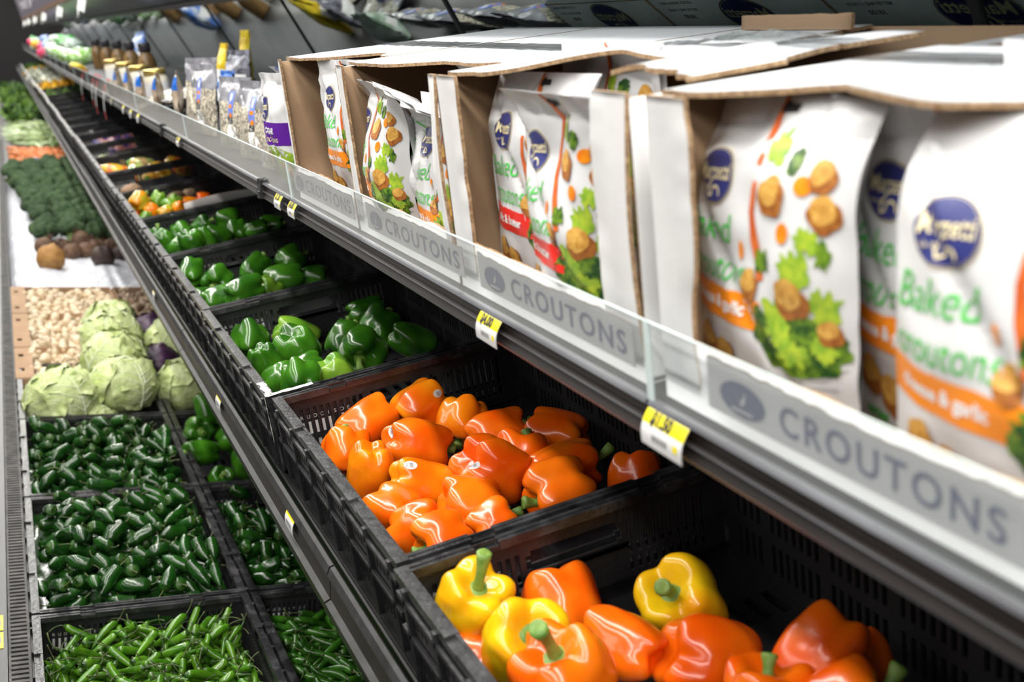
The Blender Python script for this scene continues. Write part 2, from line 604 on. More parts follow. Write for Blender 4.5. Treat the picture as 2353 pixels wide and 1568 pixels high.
def rim_mb():
    mb = MB()
    w = 0.0145
    for x0, x1 in ((0, w), (CD - w, CD)):
        cuts = [0.0, 0.150, 0.178, 0.30, 0.42, 0.448, CW]
        for i, (a, b) in enumerate(zip(cuts[:-1], cuts[1:])):
            t = CH if i in (0, 2, 3, 5) else CH - 0.004
            mb.box((x0, a + 0.0004, CH - 0.011), (x1, b - 0.0004, t))
            if i in (1, 4):
                o = x1 - 0.004 if x0 == 0 else x0
                mb.box((o, a, CH - 0.011), (o + 0.004, b, CH - 0.0006))
    for y0, y1 in ((0, w), (CW - w, CW)):
        cuts = [w, 0.085, 0.112, 0.288, 0.315, CD - w]
        for i, (a, b) in enumerate(zip(cuts[:-1], cuts[1:])):
            t = CH - 0.0008 if i in (0, 2, 4) else CH - 0.005
            mb.box((a + 0.0004, y0, CH - 0.011), (b - 0.0004, y1, t))
        m = (y0 + y1) / 2
        mb.box((w, m - 0.001, CH - 0.004), (CD - w, m + 0.001, CH + 0.0004))
    for x in (0.003, CD - 0.009):
        for y in (0.003, CW - 0.009):
            mb.box((x, y, 0), (x + 0.006, y + 0.006, CH - 0.008))
    return mb


def base_mb():
    mb = MB()
    xs = list(np.linspace(0.004, CD - 0.004, 34))
    ys = list(np.linspace(0.004, CW - 0.004, 14))
    mb.plate(lambda u, v: Vector((u, v, 0.005)), xs, ys, Vector((0, 0, -0.004)), lambda i, j: i % 2 == 1 and j % 3 == 1)
    return mb


def label_mb(far):
    """Black backing strip outside the wall, printed with white letters and bars, seen through the slots."""
    mb = MB()
    y = CW - 0.006 if far else 0.006
    y0 = y + (0.0042 if far else -0.0052)
    mb.box((0.028, y0, 0.028), (0.116, y0 + 0.001, 0.100), 0)
    for k, ch in enumerate('RUDCISOE'):
        x = 0.030 + k * 0.0105 + 0.0076
        vs, fs = text_mesh(ch, 0.0085)
        mb.add([(x + v.x, y0 - 0.0004, 0.081 - k * 0.0003 + v.y) for v in vs], fs, 1, False)
        if k != 5:
            mb.add([(x - 0.002, y0 - 0.0004, 0.053), (x + 0.0022, y0 - 0.0004, 0.053), (x + 0.0022, y0 - 0.0004, 0.073), (x - 0.002, y0 - 0.0004, 0.073)], [(0, 1, 2, 3)], 1, False)
    mb.add([(0.052, y0 - 0.0004, 0.033), (0.070, y0 - 0.0004, 0.033), (0.070, y0 - 0.0004, 0.044), (0.052, y0 - 0.0004, 0.044)], [(0, 1, 2, 3)], 1, False)
    return mb


WI = 0.006
CR = {
    'front_wall': [(long_wall_mb(WI, -1).mesh('front_wall', M['black']))],
    'back_wall': [(long_wall_mb(CD - WI, 1).mesh('back_wall', M['black']))],
    'side_wall': [side_wall_mb(WI, -1).mesh('side_wall', M['black']), side_wall_mb(CW - WI, 1).mesh('side_wall', M['black'])],
    'rim': [rim_mb().mesh('rim', M['rim'])],
    'base': [base_mb().mesh('base', M['black'])],
    'printed_strip': [label_mb(True).mesh('printed_strip', [M['black'], M['white_print']])],
}


def crate(loc, rot, label, group):
    t = link('produce_crate', None, loc=loc, rot=rot)
    tag(t, label, 'crate', group)
    for nm, ms in CR.items():
        for me in ms:
            o = link(nm, me, last if nm == 'printed_strip' else t)
            if nm == 'side_wall':
                last = o
            if nm == 'printed_strip':
                o['label'] = 'white letters printed on black, showing through the slots'
    return t


UPLAB = {0: 'black slotted crate holding the yellow and orange bell peppers', 1: 'black slotted crate full of orange bell peppers',
         2: 'black slotted crate of green bell peppers with torn white tape on its rim', 3: 'black slotted crate of green bell peppers just beyond the taped crate',
         4: 'black slotted crate of green bell peppers next to the turning yellow peppers', 5: 'black slotted crate of small yellow, orange and green peppers with a grey card',
         6: 'black slotted crate with potatoes in it', 7: 'black slotted crate with bagged mini peppers', 8: 'black slotted crate with bagged greenery just beyond the bagged mini peppers', 9: 'black slotted crate holding one purple packet',
         17: 'black crate of pale celery hearts where the empty crates end', 18: 'black crate of light green hearts beyond the celery'}
UC = {}
jit = random.Random(11)
for k in range(0, 35):
    lab = UPLAB.get(k, 'black crate of pale vegetables far down the upper tier' if k > 18 else 'empty black crate in the run of empty crates on the upper tier')
    dx = {0: -0.003, 1: 0.003, 2: -0.004, 3: 0.0}.get(k, jit.uniform(-0.004, 0.004))
    UC[k] = crate(UPR(dx, Y0 + PW * (k - 1) + 0.003, -CH), RU, lab, 'crates on the upper tier')
# torn white tape left on the rim of the third crate
mb = MB()
rr = random.Random(5)


def torn(mb, P, n, u0, u1, v0, v1, amp):
    a, b = [], []
    for i in range(n + 1):
        u = u0 + (u1 - u0) * i / n
        a.append(P(u, v0 + rr.uniform(0, amp)))
        b.append(P(u, v1 - rr.uniform(0, amp)))
    mb.add(a + b, [(i, i + 1, n + 1 + i + 1, n + 1 + i) for i in range(n)], 0, False)


torn(mb, lambda u, v: Vector((v, u, CH + 0.0006)), 14, 0.0, 0.075, 0.0005, 0.0145, 0.004)
torn(mb, lambda u, v: Vector((u, v, CH + 0.0006)), 14, 0.0, 0.075, 0.0005, 0.0145, 0.003)
torn(mb, lambda u, v: Vector((-0.0012, v, u)), 10, 0.05, CH, 0.0, 0.010, 0.004)
mb.obj('torn_tape', M['tape'], UC[2])['label'] = 'torn white paper tape'

LOWLAB = {('f', 0): 'black lower crate at the front edge full of bright green serrano chilies', ('f', 1): 'black lower crate at the front edge full of jalapenos, next to the serranos', ('f', 2): 'black lower crate at the front edge full of jalapenos, next to the cabbages', ('f', 3): 'black lower crate at the front edge holding cabbages',
          ('b', 0): 'black lower crate under the upper tier full of dark serrano chilies', ('b', 1): 'black lower crate under the upper tier full of jalapenos', ('b', 2): 'black lower crate under the upper tier holding green bell peppers', ('b', 3): 'black lower crate under the upper tier holding cabbages'}
LC = {}
for j in range(4):
    for row, x in (('f', 0.042), ('b', 0.448)):
        LC[row, j] = crate(Vector((x, YL + PW * (j - 1) + 0.003, ZL - CH)), (0, 0, 0), LOWLAB[row, j], 'crates on the lower tier')
# ------------------------------------------------------------------ bell peppers
def pepper_body(lobes, ratio, seed, taper=0.18, crease=0.17):
    """Blocky lobed fruit of half width 1, stem end at +Z."""
    nu, nv = 48, 30
    rnd = random.Random(seed)
    ph = [2 * pi * k / lobes + rnd.uniform(-0.22, 0.22) for k in range(lobes)]
    wd = [rnd.uniform(0.9, 1.08) for _ in range(lobes)]
    Lz = ratio

    def f(u, v):
        th = 2 * pi * u
        a = pi * v
        sn, cs = max(sin(a), 0.0), cos(a)
        rho = sn ** 0.62
        z = Lz * (abs(cs) ** 0.78) * (1 if cs > 0 else -1)
        # lobes: distance to the nearest crease
        best, near, lw = 9, 0, 1
        for k in range(lobes):
            d = (th - ph[k] + pi) % (2 * pi) - pi
            if abs(d) < abs(best):
                best = d
                near = k
        half = pi / lobes
        c = math.exp(-(best / (0.30 * half * 1.5)) ** 2)
        lobe = 1 - min(1, abs(best) / half)
        nxt = near if best > 0 else (near - 1) % lobes
        rho *= (1 - crease * c * (0.55 + 0.45 * abs(cs))) * (1 + (wd[nxt] - 1) * (1 - c))
        rho *= 1 - taper * v ** 1.5
        top = math.exp(-(rho / 0.46) ** 2) if cs > 0 else 0
        bot = math.exp(-(rho / 0.42) ** 2) if cs <= 0 else 0
        z -= 0.62 * top * Lz * 0.8
        z += 0.34 * bot * Lz
        if cs > 0:
            z += 0.13 * (1 - c) * sn ** 2 * cs * 2 - 0.10 * c * sn
        else:
            z += -0.12 * (1 - c) * sn ** 2 * abs(cs) * 2 + 0.12 * c * sn * abs(cs)
        p = Vector((rho * cos(th), rho * sin(th), z))
        n = nz(p, 1.1, seed) * 0.10 + nz(p, 2.6, seed + 5) * 0.035
        q = p * (1 + n)
        q.x += 0.10 * (p.z / Lz) ** 2 * rnd_x[0]
        return q
    rnd_x = [rnd.uniform(-1, 1)]
    mb = MB()
    mb.grid(f, nu, nv, wrap=True, flip=True)
    return mb


def pepper_stem(seed, ratio, long_=False):
    rnd = random.Random(seed * 13 + 1)
    mb = MB()
    z0 = ratio * 0.52
    n = 24
    prof = []
    vs = []
    for j, (r, z) in enumerate(((0.02, 0.14), (0.13, 0.10), (0.26, 0.05), (0.37, 0.02), (0.47, 0.01))):
        for k in range(n):
            a = 2 * pi * k / n
            w = 1 + (0.20 * cos(5 * a) + 0.12 * cos(3 * a + seed)) * (j / 4)
            vs.append((r * w * cos(a), r * w * sin(a), z0 + z + 0.05 * (r * w) ** 2 * 6 - 0.02 * cos(5 * a) * j / 4))
    mb.add(vs, [(j * n + k, j * n + (k + 1) % n, (j + 1) * n + (k + 1) % n, (j + 1) * n + k) for j in range(4) for k in range(n)])
    L = rnd.uniform(0.95, 1.25) if long_ else rnd.uniform(0.45, 0.75)
    b = rnd.uniform(0, 2 * pi)
    pts, rad = [], []
    for i in range(9):
        t = i / 8
        o = 0.32 * L * t * t
        pts.append((o * cos(b), o * sin(b), z0 + 0.03 + L * t))
        rad.append(0.16 - 0.055 * sin(pi * min(1, t * 1.1)) + 0.03 * t)
    pts.append(tuple(Vector(pts[-1]) + Vector((0, 0, 0.012))))
    rad.append(0.12)
    mb.tube(pts, rad, 10)
    return mb


def pepper_mat(name, c1, c2, **k):
    return mat(name, c1, c2, rough=0.19, spec=0.5, scale=k.pop('scale', 0.9), detail=1, bump=0.012, bscale=5, rand=0.10, coat=0.2, **k)


PM = {
    'orange': pepper_mat('orange_pepper_skin', (0.85, 0.100, 0.002), (0.89, 0.175, 0.005)),
    'amber': pepper_mat('amber_pepper_skin', (0.86, 0.15, 0.003), (0.90, 0.28, 0.006)),
    'yellow': pepper_mat('yellow_pepper_skin', (0.88, 0.40, 0.006), (0.86, 0.56, 0.008)),
    'green': pepper_mat('green_pepper_skin', (0.018, 0.090, 0.006), (0.046, 0.175, 0.010)),
    'lime': pepper_mat('light_green_pepper_skin', (0.08, 0.22, 0.015), (0.18, 0.34, 0.03)),
    'turning': pepper_mat('turning_pepper_skin', (0.70, 0.26, 0.01), (0.40, 0.36, 0.02), lo=0.42, hi=0.56),
}
M['pstem'] = mat('pepper_stem_green', (0.10, 0.22, 0.03), (0.20, 0.32, 0.06), rough=0.5, scale=3, bump=0.1, bscale=12)
M['calyx'] = M['pstem']
PV = {}
for shp, ratio, tp in ((0, 0.98, 0.14), (1, 1.28, 0.30)):
    for v in range(3):
        lob = 4 if v != 1 else 3
        PV[shp, v] = (pepper_body(lob, ratio, 10 * shp + v + 1, tp), ratio)
PME = {}


def pepper_mesh(shp, v, c):
    if (shp, v, c) not in PME:
        PME[shp, v, c] = PV[shp, v][0].mesh('bell_pepper', PM[c])
    return PME[shp, v, c]


PSM = {(shp, v, lg): pepper_stem(v + 3 * shp, PV[shp, v][1], lg).mesh('stem', M['pstem']) for shp in (0, 1) for v in range(3) for lg in (0, 1)}


def sticker(body_mesh, o, d_world):
    """Oval fruit sticker laid on the skin of pepper o, on the side d_world."""
    Rm = o.matrix_world.to_3x3()
    d = (Rm.inverted() @ Vector(d_world)).normalized()
    bm = bmesh.new()
    bm.from_mesh(body_mesh)
    bv = BVHTree.FromBMesh(bm)
    bm.free()
    hit = bv.ray_cast(d * 3, -d)
    c, n = hit[0], hit[1]
    if n.dot(d) < 0:
        n = -n
    a = n.cross(Vector((0.2, 0.3, 0.9))).normalized()
    b = n.cross(a)
    sc = o.scale[0]

    def prj(u, v, off):
        p = c + a * (u / sc) + b * (v / sc) + n * 0.3
        h = bv.ray_cast(p, -n)
        q = h[0] if h[0] is not None else p - n * 0.3
        return q + n * (off / sc)
    mb = MB()
    nr, ns = 4, 20
    ra, rb = 0.0062, 0.0088
    vs = [prj(0, 0, 0.0005)]
    for j in range(1, nr + 1):
        for k in range(ns):
            t = 2 * pi * k / ns
            vs.append(prj(ra * j / nr * cos(t), rb * j / nr * sin(t), 0.0005))
    fs = [(0, 1 + k, 1 + (k + 1) % ns) for k in range(ns)]
    for j in range(nr - 1):
        for k in range(ns):
            fs.append((1 + j * ns + k, 1 + (j + 1) * ns + k, 1 + (j + 1) * ns + (k + 1) % ns, 1 + j * ns + (k + 1) % ns))
    mb.add(vs, fs, 0)
    x = -0.0032
    rq = random.Random(4)
    while x < 0.0032:
        w = rq.choice((0.0003, 0.0006, 0.0009))
        mb.add([prj(x, -0.003, 0.0009), prj(x + w, -0.003, 0.0009), prj(x + w, 0.002, 0.0009), prj(x, 0.002, 0.0009)], [(0, 1, 2, 3)], 1, False)
        x += w + rq.choice((0.0004, 0.0007))
    for vv in (0.0042, 0.0056):
        mb.add([prj(-0.003, vv, 0.0009), prj(0.003, vv, 0.0009), prj(0.003, vv + 0.0006, 0.0009), prj(-0.003, vv + 0.0006, 0.0009)], [(0, 1, 2, 3)], 1, False)
    s = mb.obj('sticker', [M['white'], M['grey_print']], o)
    s['label'] = 'white oval fruit sticker with printed bars'


PEPPERS = [
 (0, 'yellow', 0, 0.06, 0.963, 0.088, 0.0379, [-0.07, -0.47, 0.88], None),
 (0, 'orange', 0, 0.151, 0.96, 0.052, 0.041, [0.11, -0.55, -0.83], None),
 (0, 'yellow', 0, 0.076, 0.882, 0.078, 0.0422, [-0.07, -0.72, 0.69], None),
 (0, 'orange', 0, 0.083, 0.799, 0.085, 0.044, [-0.47, -0.03, 0.88], None),
 (0, 'orange', 1, 0.164, 0.846, 0.06, 0.0377, [-0.48, 0.88, 0.01], None),
 (0, 'yellow', 0, 0.257, 0.893, 0.046, 0.044, [-0.65, -0.27, 0.71], None),
 (0, 'orange', 0, 0.224, 0.792, 0.05, 0.044, [0.91, -0.3, -0.29], None),
 (0, 'orange', 1, 0.283, 0.702, 0.083, 0.042, [-0.54, 0.03, -0.84], None),
 (0, 'orange', 1, 0.34, 0.711, 0.039, 0.0364, [0.3, -0.36, -0.88], None),
 (0, 'orange', 0, 0.044, 0.928, 0.036, 0.033, [-0.91, 0.4, -0.08], None),
 (0, 'orange', 0, 0.214, 0.681, 0.074, 0.0368, [0.02, 0.24, 0.97], None),
 (0, 'orange', 0, 0.263, 0.63, 0.079, 0.0394, [0.63, -0.3, 0.72], None),
 (1, 'orange', 1, 0.125, 1.565, 0.066, 0.042, [0.86, 0.28, 0.43], None),
 (1, 'amber', 0, 0.214, 1.565, 0.067, 0.041, [-0.81, -0.16, -0.57], [0.31, -0.68, 0.66]),
 (1, 'amber', 0, 0.252, 1.494, 0.055, 0.0374, [-0.33, -0.52, -0.78], None),
 (1, 'orange', 1, 0.272, 1.41, 0.055, 0.042, [0.94, -0.17, 0.29], None),
 (1, 'orange', 0, 0.339, 1.348, 0.053, 0.044, [-0.7, 0.71, 0.0], None),
 (1, 'orange', 0, 0.071, 1.492, 0.06, 0.0345, [0.16, 0.53, 0.83], None),
 (1, 'orange', 1, 0.155, 1.416, 0.075, 0.042, [0.97, -0.04, -0.25], [-0.88, 0.18, 0.44]),
 (1, 'amber', 1, 0.072, 1.371, 0.075, 0.0379, [0.01, 0.22, -0.98], None),
 (1, 'orange', 0, 0.209, 1.274, 0.071, 0.044, [0.88, 0.03, -0.47], [-0.8, -0.48, 0.36]),
 (1, 'orange', 0, 0.272, 1.312, 0.05, 0.0384, [0.31, 0.46, 0.83], None),
 (1, 'orange', 1, 0.297, 1.24, 0.059, 0.042, [0.95, -0.19, 0.24], [-0.6, -0.64, 0.48]),
 (1, 'amber', 1, 0.12, 1.305, 0.066, 0.0399, [0.94, 0.04, -0.33], [-0.48, -0.37, 0.8]),
 (1, 'orange', 0, 0.069, 1.261, 0.063, 0.0328, [-0.5, 0.87, -0.06], None),
 (1, 'orange', 0, 0.155, 1.221, 0.06, 0.0382, [0.97, -0.2, -0.14], None),
 (1, 'orange', 0, 0.08, 1.198, 0.056, 0.0367, [-0.55, 0.58, -0.6], None),
 (1, 'orange', 0, 0.089, 1.134, 0.07, 0.033, [-0.96, -0.1, -0.28], None),
 (1, 'orange', 0, 0.158, 1.157, 0.059, 0.0307, [0.89, 0.09, 0.45], None),
 (1, 'orange', 0, 0.258, 1.173, 0.061, 0.0418, [-0.94, 0.06, -0.34], None),
 (1, 'orange', 0, 0.356, 1.148, 0.063, 0.033, [-0.09, -0.39, -0.92], None),
 (2, 'green', 0, 0.068, 2.174, 0.055, 0.0375, [-0.15, -0.68, -0.72], None),
 (2, 'lime', 1, 0.157, 2.169, 0.045, 0.042, [0.91, -0.14, -0.39], None),
 (2, 'green', 0, 0.124, 1.99, 0.075, 0.0423, [0.5, 0.37, -0.78], None),
 (2, 'green', 1, 0.057, 1.955, 0.073, 0.0342, [0.46, 0.13, -0.88], None),
 (2, 'green', 1, 0.225, 2.058, 0.05, 0.0335, [0.58, 0.31, 0.75], None),
 (2, 'green', 0, 0.223, 1.922, 0.06, 0.044, [-0.36, -0.89, -0.29], None),
 (2, 'green', 1, 0.312, 2.176, 0.054, 0.0357, [-0.94, 0.06, -0.34], None),
 (2, 'green', 0, 0.303, 2.06, 0.05, 0.0391, [0.58, 0.31, 0.75], None),
 (2, 'green', 1, 0.116, 1.924, 0.055, 0.0324, [-0.89, -0.09, -0.45], None),
 (2, 'green', 0, 0.088, 1.827, 0.07, 0.033, [0.16, 0.8, 0.58], None),
 (2, 'lime', 0, 0.153, 1.855, 0.05, 0.0367, [0.57, 0.0, -0.82], None),
 (2, 'green', 1, 0.325, 1.932, 0.05, 0.0408, [0.91, -0.3, -0.29], None),
 (2, 'green', 0, 0.068, 1.888, 0.052, 0.033, [-0.8, 0.23, -0.56], None),
 (3, 'green', 1, 0.049, 2.779, 0.082, 0.0378, [0.33, 0.83, 0.45], None),
 (3, 'green', 0, 0.101, 2.73, 0.06, 0.0362, [-0.44, -0.82, -0.37], None),
 (3, 'green', 1, 0.197, 2.755, 0.06, 0.0382, [0.61, 0.45, 0.65], None),
 (3, 'green', 1, 0.238, 2.601, 0.059, 0.042, [-0.94, 0.17, -0.29], None),
 (3, 'green', 1, 0.124, 2.505, 0.077, 0.039, [0.89, 0.32, 0.33], None),
 (3, 'green', 1, 0.075, 2.552, 0.058, 0.0371, [0.95, 0.19, 0.24], None),
 (3, 'green', 0, 0.293, 2.779, 0.053, 0.0379, [0.81, 0.16, 0.57], None),
 (3, 'lime', 0, 0.185, 2.556, 0.051, 0.033, [-0.53, -0.16, -0.83], None),
 (3, 'green', 0, 0.306, 2.614, 0.04, 0.033, [0.91, -0.4, 0.08], None),
 (3, 'green', 0, 0.046, 2.635, 0.045, 0.033, [1.0, -0.08, 0.0], None),
 (4, 'green', 1, 0.057, 3.313, 0.065, 0.0362, [0.48, 0.21, -0.85], None),
 (4, 'green', 0, 0.044, 3.389, 0.066, 0.033, [0.02, 0.24, 0.97], None),
 (4, 'green', 0, 0.114, 3.208, 0.073, 0.0336, [0.33, 0.18, -0.93], None),
 (4, 'green', 1, 0.158, 3.251, 0.064, 0.033, [0.59, 0.09, -0.8], None),
 (4, 'green', 1, 0.2, 3.296, 0.059, 0.034, [0.94, -0.04, -0.33], None),
 (4, 'green', 0, 0.114, 3.392, 0.073, 0.0302, [0.13, -0.84, -0.52], None),
 (4, 'green', 0, 0.252, 3.386, 0.08, 0.0367, [0.99, -0.03, 0.16], None),
 (4, 'green', 0, 0.26, 3.322, 0.055, 0.0322, [-0.16, -0.53, -0.83], None),
 (4, 'green', 1, 0.307, 3.265, 0.058, 0.0319, [0.86, -0.3, 0.41], None),
 (4, 'green', 1, 0.356, 3.301, 0.056, 0.033, [0.91, -0.4, 0.08], None),
 (4, 'green', 0, 0.175, 3.391, 0.076, 0.0307, [0.71, -0.15, 0.69], None),
 (4, 'green', 0, 0.079, 3.255, 0.049, 0.033, [0.71, -0.15, 0.69], None),
 (5, 'turning', 0, 0.06, 3.962, 0.099, 0.0321, [0.61, 0.45, 0.65], None),
 (5, 'turning', 0, 0.064, 4.005, 0.06, 0.022, [0.61, 0.45, 0.65], None),
 (5, 'lime', 0, 0.125, 4.0, 0.083, 0.0271, [0.58, 0.31, 0.75], None),
 (5, 'amber', 0, 0.088, 3.932, 0.064, 0.0254, [0.59, 0.09, -0.8], None),
 (5, 'lime', 0, 0.154, 3.967, 0.064, 0.0246, [-0.66, 0.74, 0.16], None),
 (5, 'lime', 0, 0.177, 4.004, 0.067, 0.0224, [0.58, 0.31, 0.75], None),
 (5, 'amber', 1, 0.222, 4.002, 0.055, 0.0252, [1.0, -0.08, 0.0], None),
 (5, 'orange', 0, 0.273, 4.003, 0.055, 0.0237, [1.0, -0.08, 0.0], None),
 (5, 'orange', 1, 0.036, 3.974, 0.055, 0.0234, [0.89, 0.09, 0.45], None),
 (5, 'turning', 1, 0.128, 3.884, 0.06, 0.0231, [0.89, 0.09, 0.45], None),
 (5, 'lime', 0, 0.032, 4.006, 0.081, 0.02, [0.47, 0.01, 0.88], None),
 (5, 'amber', 0, 0.176, 3.93, 0.055, 0.023, [0.58, 0.31, 0.75], None),
 (5, 'lime', 0, 0.063, 3.9, 0.051, 0.02, [0.58, 0.31, 0.75], None),
]


PLAB = {
 0: ['yellow bell pepper with an upright stem at the far corner of the nearest crate', 'orange two-lobed bell pepper behind the yellow one with the upright stem', 'yellow bell pepper half hidden behind the thick green stem', 'big orange bell pepper with a thick bent green stem, in the nearest crate', 'smooth orange bell pepper between the thick-stemmed one and the lone yellow one',
     'lone yellow bell pepper at the back wall of the nearest crate', 'broad orange bell pepper in front of the lone yellow one', 'tall orange bell pepper standing in shade at the right of the nearest crate', 'orange bell pepper in shade behind the tall shaded one', 'orange bell pepper under the yellow ones at the front wall of the nearest crate', 'orange bell pepper at the bottom edge below the broad orange one', 'orange bell pepper at the bottom edge below the tall shaded one'],
 1: ['orange bell pepper lying by the lettered slots of the orange pepper crate', 'amber bell pepper with a dark fruit sticker, under the hand hole', 'amber bell pepper showing a dark calyx, between the stickered ones', 'red-orange bell pepper with its stem end turned to the back of the crate', 'dark orange bell pepper at the back wall in the shelf shade', 'orange bell pepper against the front rim, left of the yellowish one', 'large lying orange bell pepper with a white sticker at its left end', 'yellowish crumpled-bottomed bell pepper standing at the front rim', 'big orange bell pepper with a white sticker on its middle, centre of the crate', 'orange bell pepper tucked behind the centre stickered one',
     'half shaded orange bell pepper with a sticker and a long stem to the right', 'amber bell pepper with a sticker on top, in front of the large lying one', 'pale-lit orange bell pepper at the front rim, in front of the yellowish one', 'red-orange bell pepper with its stem towards the near wall', 'orange bell pepper at the near front corner of the orange crate', 'orange bell pepper with a cut stem over the near rim corner', 'orange bell pepper mostly hidden behind the near rim', 'orange bell pepper under the half shaded stickered one', 'two-lobed orange bell pepper alone at the dark back corner'],
 2: ['green bell pepper showing its calyx at the front rim, in the taped crate', 'light green bell pepper lying by the far wall of the taped crate', 'pointed green bell pepper standing in the middle of the taped crate', 'glossy green bell pepper leaning on the front rim of the taped crate', 'dark green bell pepper left of the one showing its stem', 'big green bell pepper with its stem and calyx facing out', 'green bell pepper at the far back of the taped crate', 'dark green bell pepper in shade above the one showing its stem', 'hooked green bell pepper near the taped rim', 'small round green bell pepper close to the taped rim', 'light green lobed bell pepper along the taped near rim', 'shaded green bell pepper at the right end of the taped crate', 'small green bell pepper squeezed into the taped corner'],
}


PLAB3 = ['tall glossy green bell pepper at the front corner', 'green bell pepper with its stem facing out', 'large green bell pepper in the middle', 'long green bell pepper lying toward the back', 'lobed green bell pepper by the near rim', 'flat-lying green bell pepper at the near front corner', 'shaded green bell pepper behind the large middle one', 'small light green pepper at the near rim', 'green bell pepper in the dark back end', 'low green bell pepper under the front ones']
PLAB4 = ['large green bell pepper at the front rim', 'small green bell pepper at the far front corner', 'upright green bell pepper second from the front rim', 'slim green bell pepper third from the front rim', 'green bell pepper lying in the middle', 'green bell pepper with its calyx showing at the far wall', 'topmost dark green bell pepper toward the back', 'green bell pepper facing out under the topmost one', 'shaded green bell pepper right of the topmost one', 'green bell pepper at the dark back end', 'small green bell pepper at the far wall, mid crate', 'small green bell pepper low at the near front rim']


def add_pepper(i, k, c, shp, s, y, h, R, d, st):
    v = (i * 7 + k) % 3
    me = pepper_mesh(shp, v, c)
    lg = 1 if (k == 0 and idx in (0, 3)) or (k == 1 and idx in (10,)) else 0
    o = link('bell_pepper', me, loc=UPR(s, y, h - CH))
    z = Vector(d).normalized()
    xr = random.Random(i + 31)
    x = Vector((xr.uniform(-1, 1), xr.uniform(-1, 1), xr.uniform(-1, 1))).cross(z).normalized()
    yv = z.cross(x)
    o.rotation_euler = Matrix((x, yv, z)).transposed().to_euler()
    rr_ = R * (1.10 if shp == 0 else 0.99)
    o.scale = (rr_, rr_, rr_)
    col = {'turning': 'yellow-green', 'lime': 'light green'}.get(c, c)
    if k in PLAB:
        lab = PLAB[k][idx]
    elif k == 3:
        lab = PLAB3[idx] + ' in crate beyond the taped one'
    elif k == 4:
        lab = PLAB4[idx] + ' in crate by mixed peppers'
    else:
        lab = 'small %s pepper in the crate with the grey card' % col
    tag(o, lab, 'bell pepper', 'bell peppers in the upper crates')
    link('stem', PSM[shp, v, lg], o)
    if st:
        bpy.context.view_layer.update()
        sticker(me, o, st)
    return o


cnt = {}
for i, (k, c, shp, s, y, h, R, d, st) in enumerate(PEPPERS):
    idx = cnt.get(k, 0)
    cnt[k] = idx + 1
    add_pepper(i, k, c, shp, s, y, h, R, d, st)
# ------------------------------------------------------------------ chilies and other small produce, dropped into the crates one by one
class Heap:
    """Height map of a crate's filling; items are strings of balls that come to rest on what lies below."""
    def __init__(s, x0, x1, y0, y1, z, res=0.006):
        s.x0, s.y0, s.res = x0, y0, res
        s.nx, s.ny = int((x1 - x0) / res) + 1, int((y1 - y0) / res) + 1
        s.x1, s.y1 = x1, y1
        s.h = np.full((s.nx, s.ny), z, dtype=float)

    def patch(s, x, y, r):
        i0, i1 = max(0, int((x - r - s.x0) / s.res)), min(s.nx, int((x + r - s.x0) / s.res) + 2)
        j0, j1 = max(0, int((y - r - s.y0) / s.res)), min(s.ny, int((y + r - s.y0) / s.res) + 2)
        X = s.x0 + np.arange(i0, i1) * s.res
        Y = s.y0 + np.arange(j0, j1) * s.res
        d2 = (X[:, None] - x) ** 2 + (Y[None, :] - y) ** 2
        w = np.sqrt(np.maximum(r * r - d2, 0))
        return (slice(i0, i1), slice(j0, j1)), w, d2 < r * r

    def rest(s, x, y, r):
        sl, w, m = s.patch(x, y, r)
        if not m.any():
            return s.h.min() + r
        return float((s.h[sl] + w * 0.96)[m].max())

    def fill(s, x, y, z, r):
        sl, w, m = s.patch(x, y, r)
        b = s.h[sl]
        b[m] = np.maximum(b[m], (z + w * 0.94)[m])


def drop(hp, balls, rnd, tries=6, maxp=0.5, prof=None):
    """balls: [(x along the item, radius)]. Returns location and rotation of the resting item."""
    best = None
    for _ in range(tries):
        yaw = rnd.uniform(0, 2 * pi)
        L0, L1 = balls[0][0], balls[-1][0]
        e = max(abs(L0), abs(L1)) + 0.004
        mx = abs(cos(yaw)) * e + 0.006
        my = abs(sin(yaw)) * e + 0.006
        if hp.x1 - hp.x0 < 2 * mx or hp.y1 - hp.y0 < 2 * my:
            continue
        x, y = rnd.uniform(hp.x0 + mx, hp.x1 - mx), rnd.uniform(hp.y0 + my, hp.y1 - my)
        zs = [hp.rest(x + a * cos(yaw), y + a * sin(yaw), r) for a, r in balls]
        za, zb = zs[0], zs[-1]
        sl = max(-maxp, min(maxp, (zb - za) / (L1 - L0 + 1e-6))) if len(balls) > 1 else 0
        base = max(z - sl * a for z, (a, r) in zip(zs, balls))
        score = base - (prof(x, y) if prof else 0)
        if best is None or score < best[0]:
            best = (score, x, y, base, yaw, sl)
    _, x, y, base, yaw, sl = best
    for a, r in balls:
        hp.fill(x + a * cos(yaw), y + a * sin(yaw), base + sl * a, r)
    p = math.atan(sl)
    X = Vector((cos(yaw) * cos(p), sin(yaw) * cos(p), sin(p)))
    return Vector((x, y, base)), X


def basis(X, roll):
    Z = Vector((0, 0, 1))
    Yv = Z.cross(X).normalized()
    Zv = X.cross(Yv)
    Y2 = Yv * cos(roll) + Zv * sin(roll)
    Z2 = X.cross(Y2)
    return Matrix((X, Y2, Z2)).transposed()


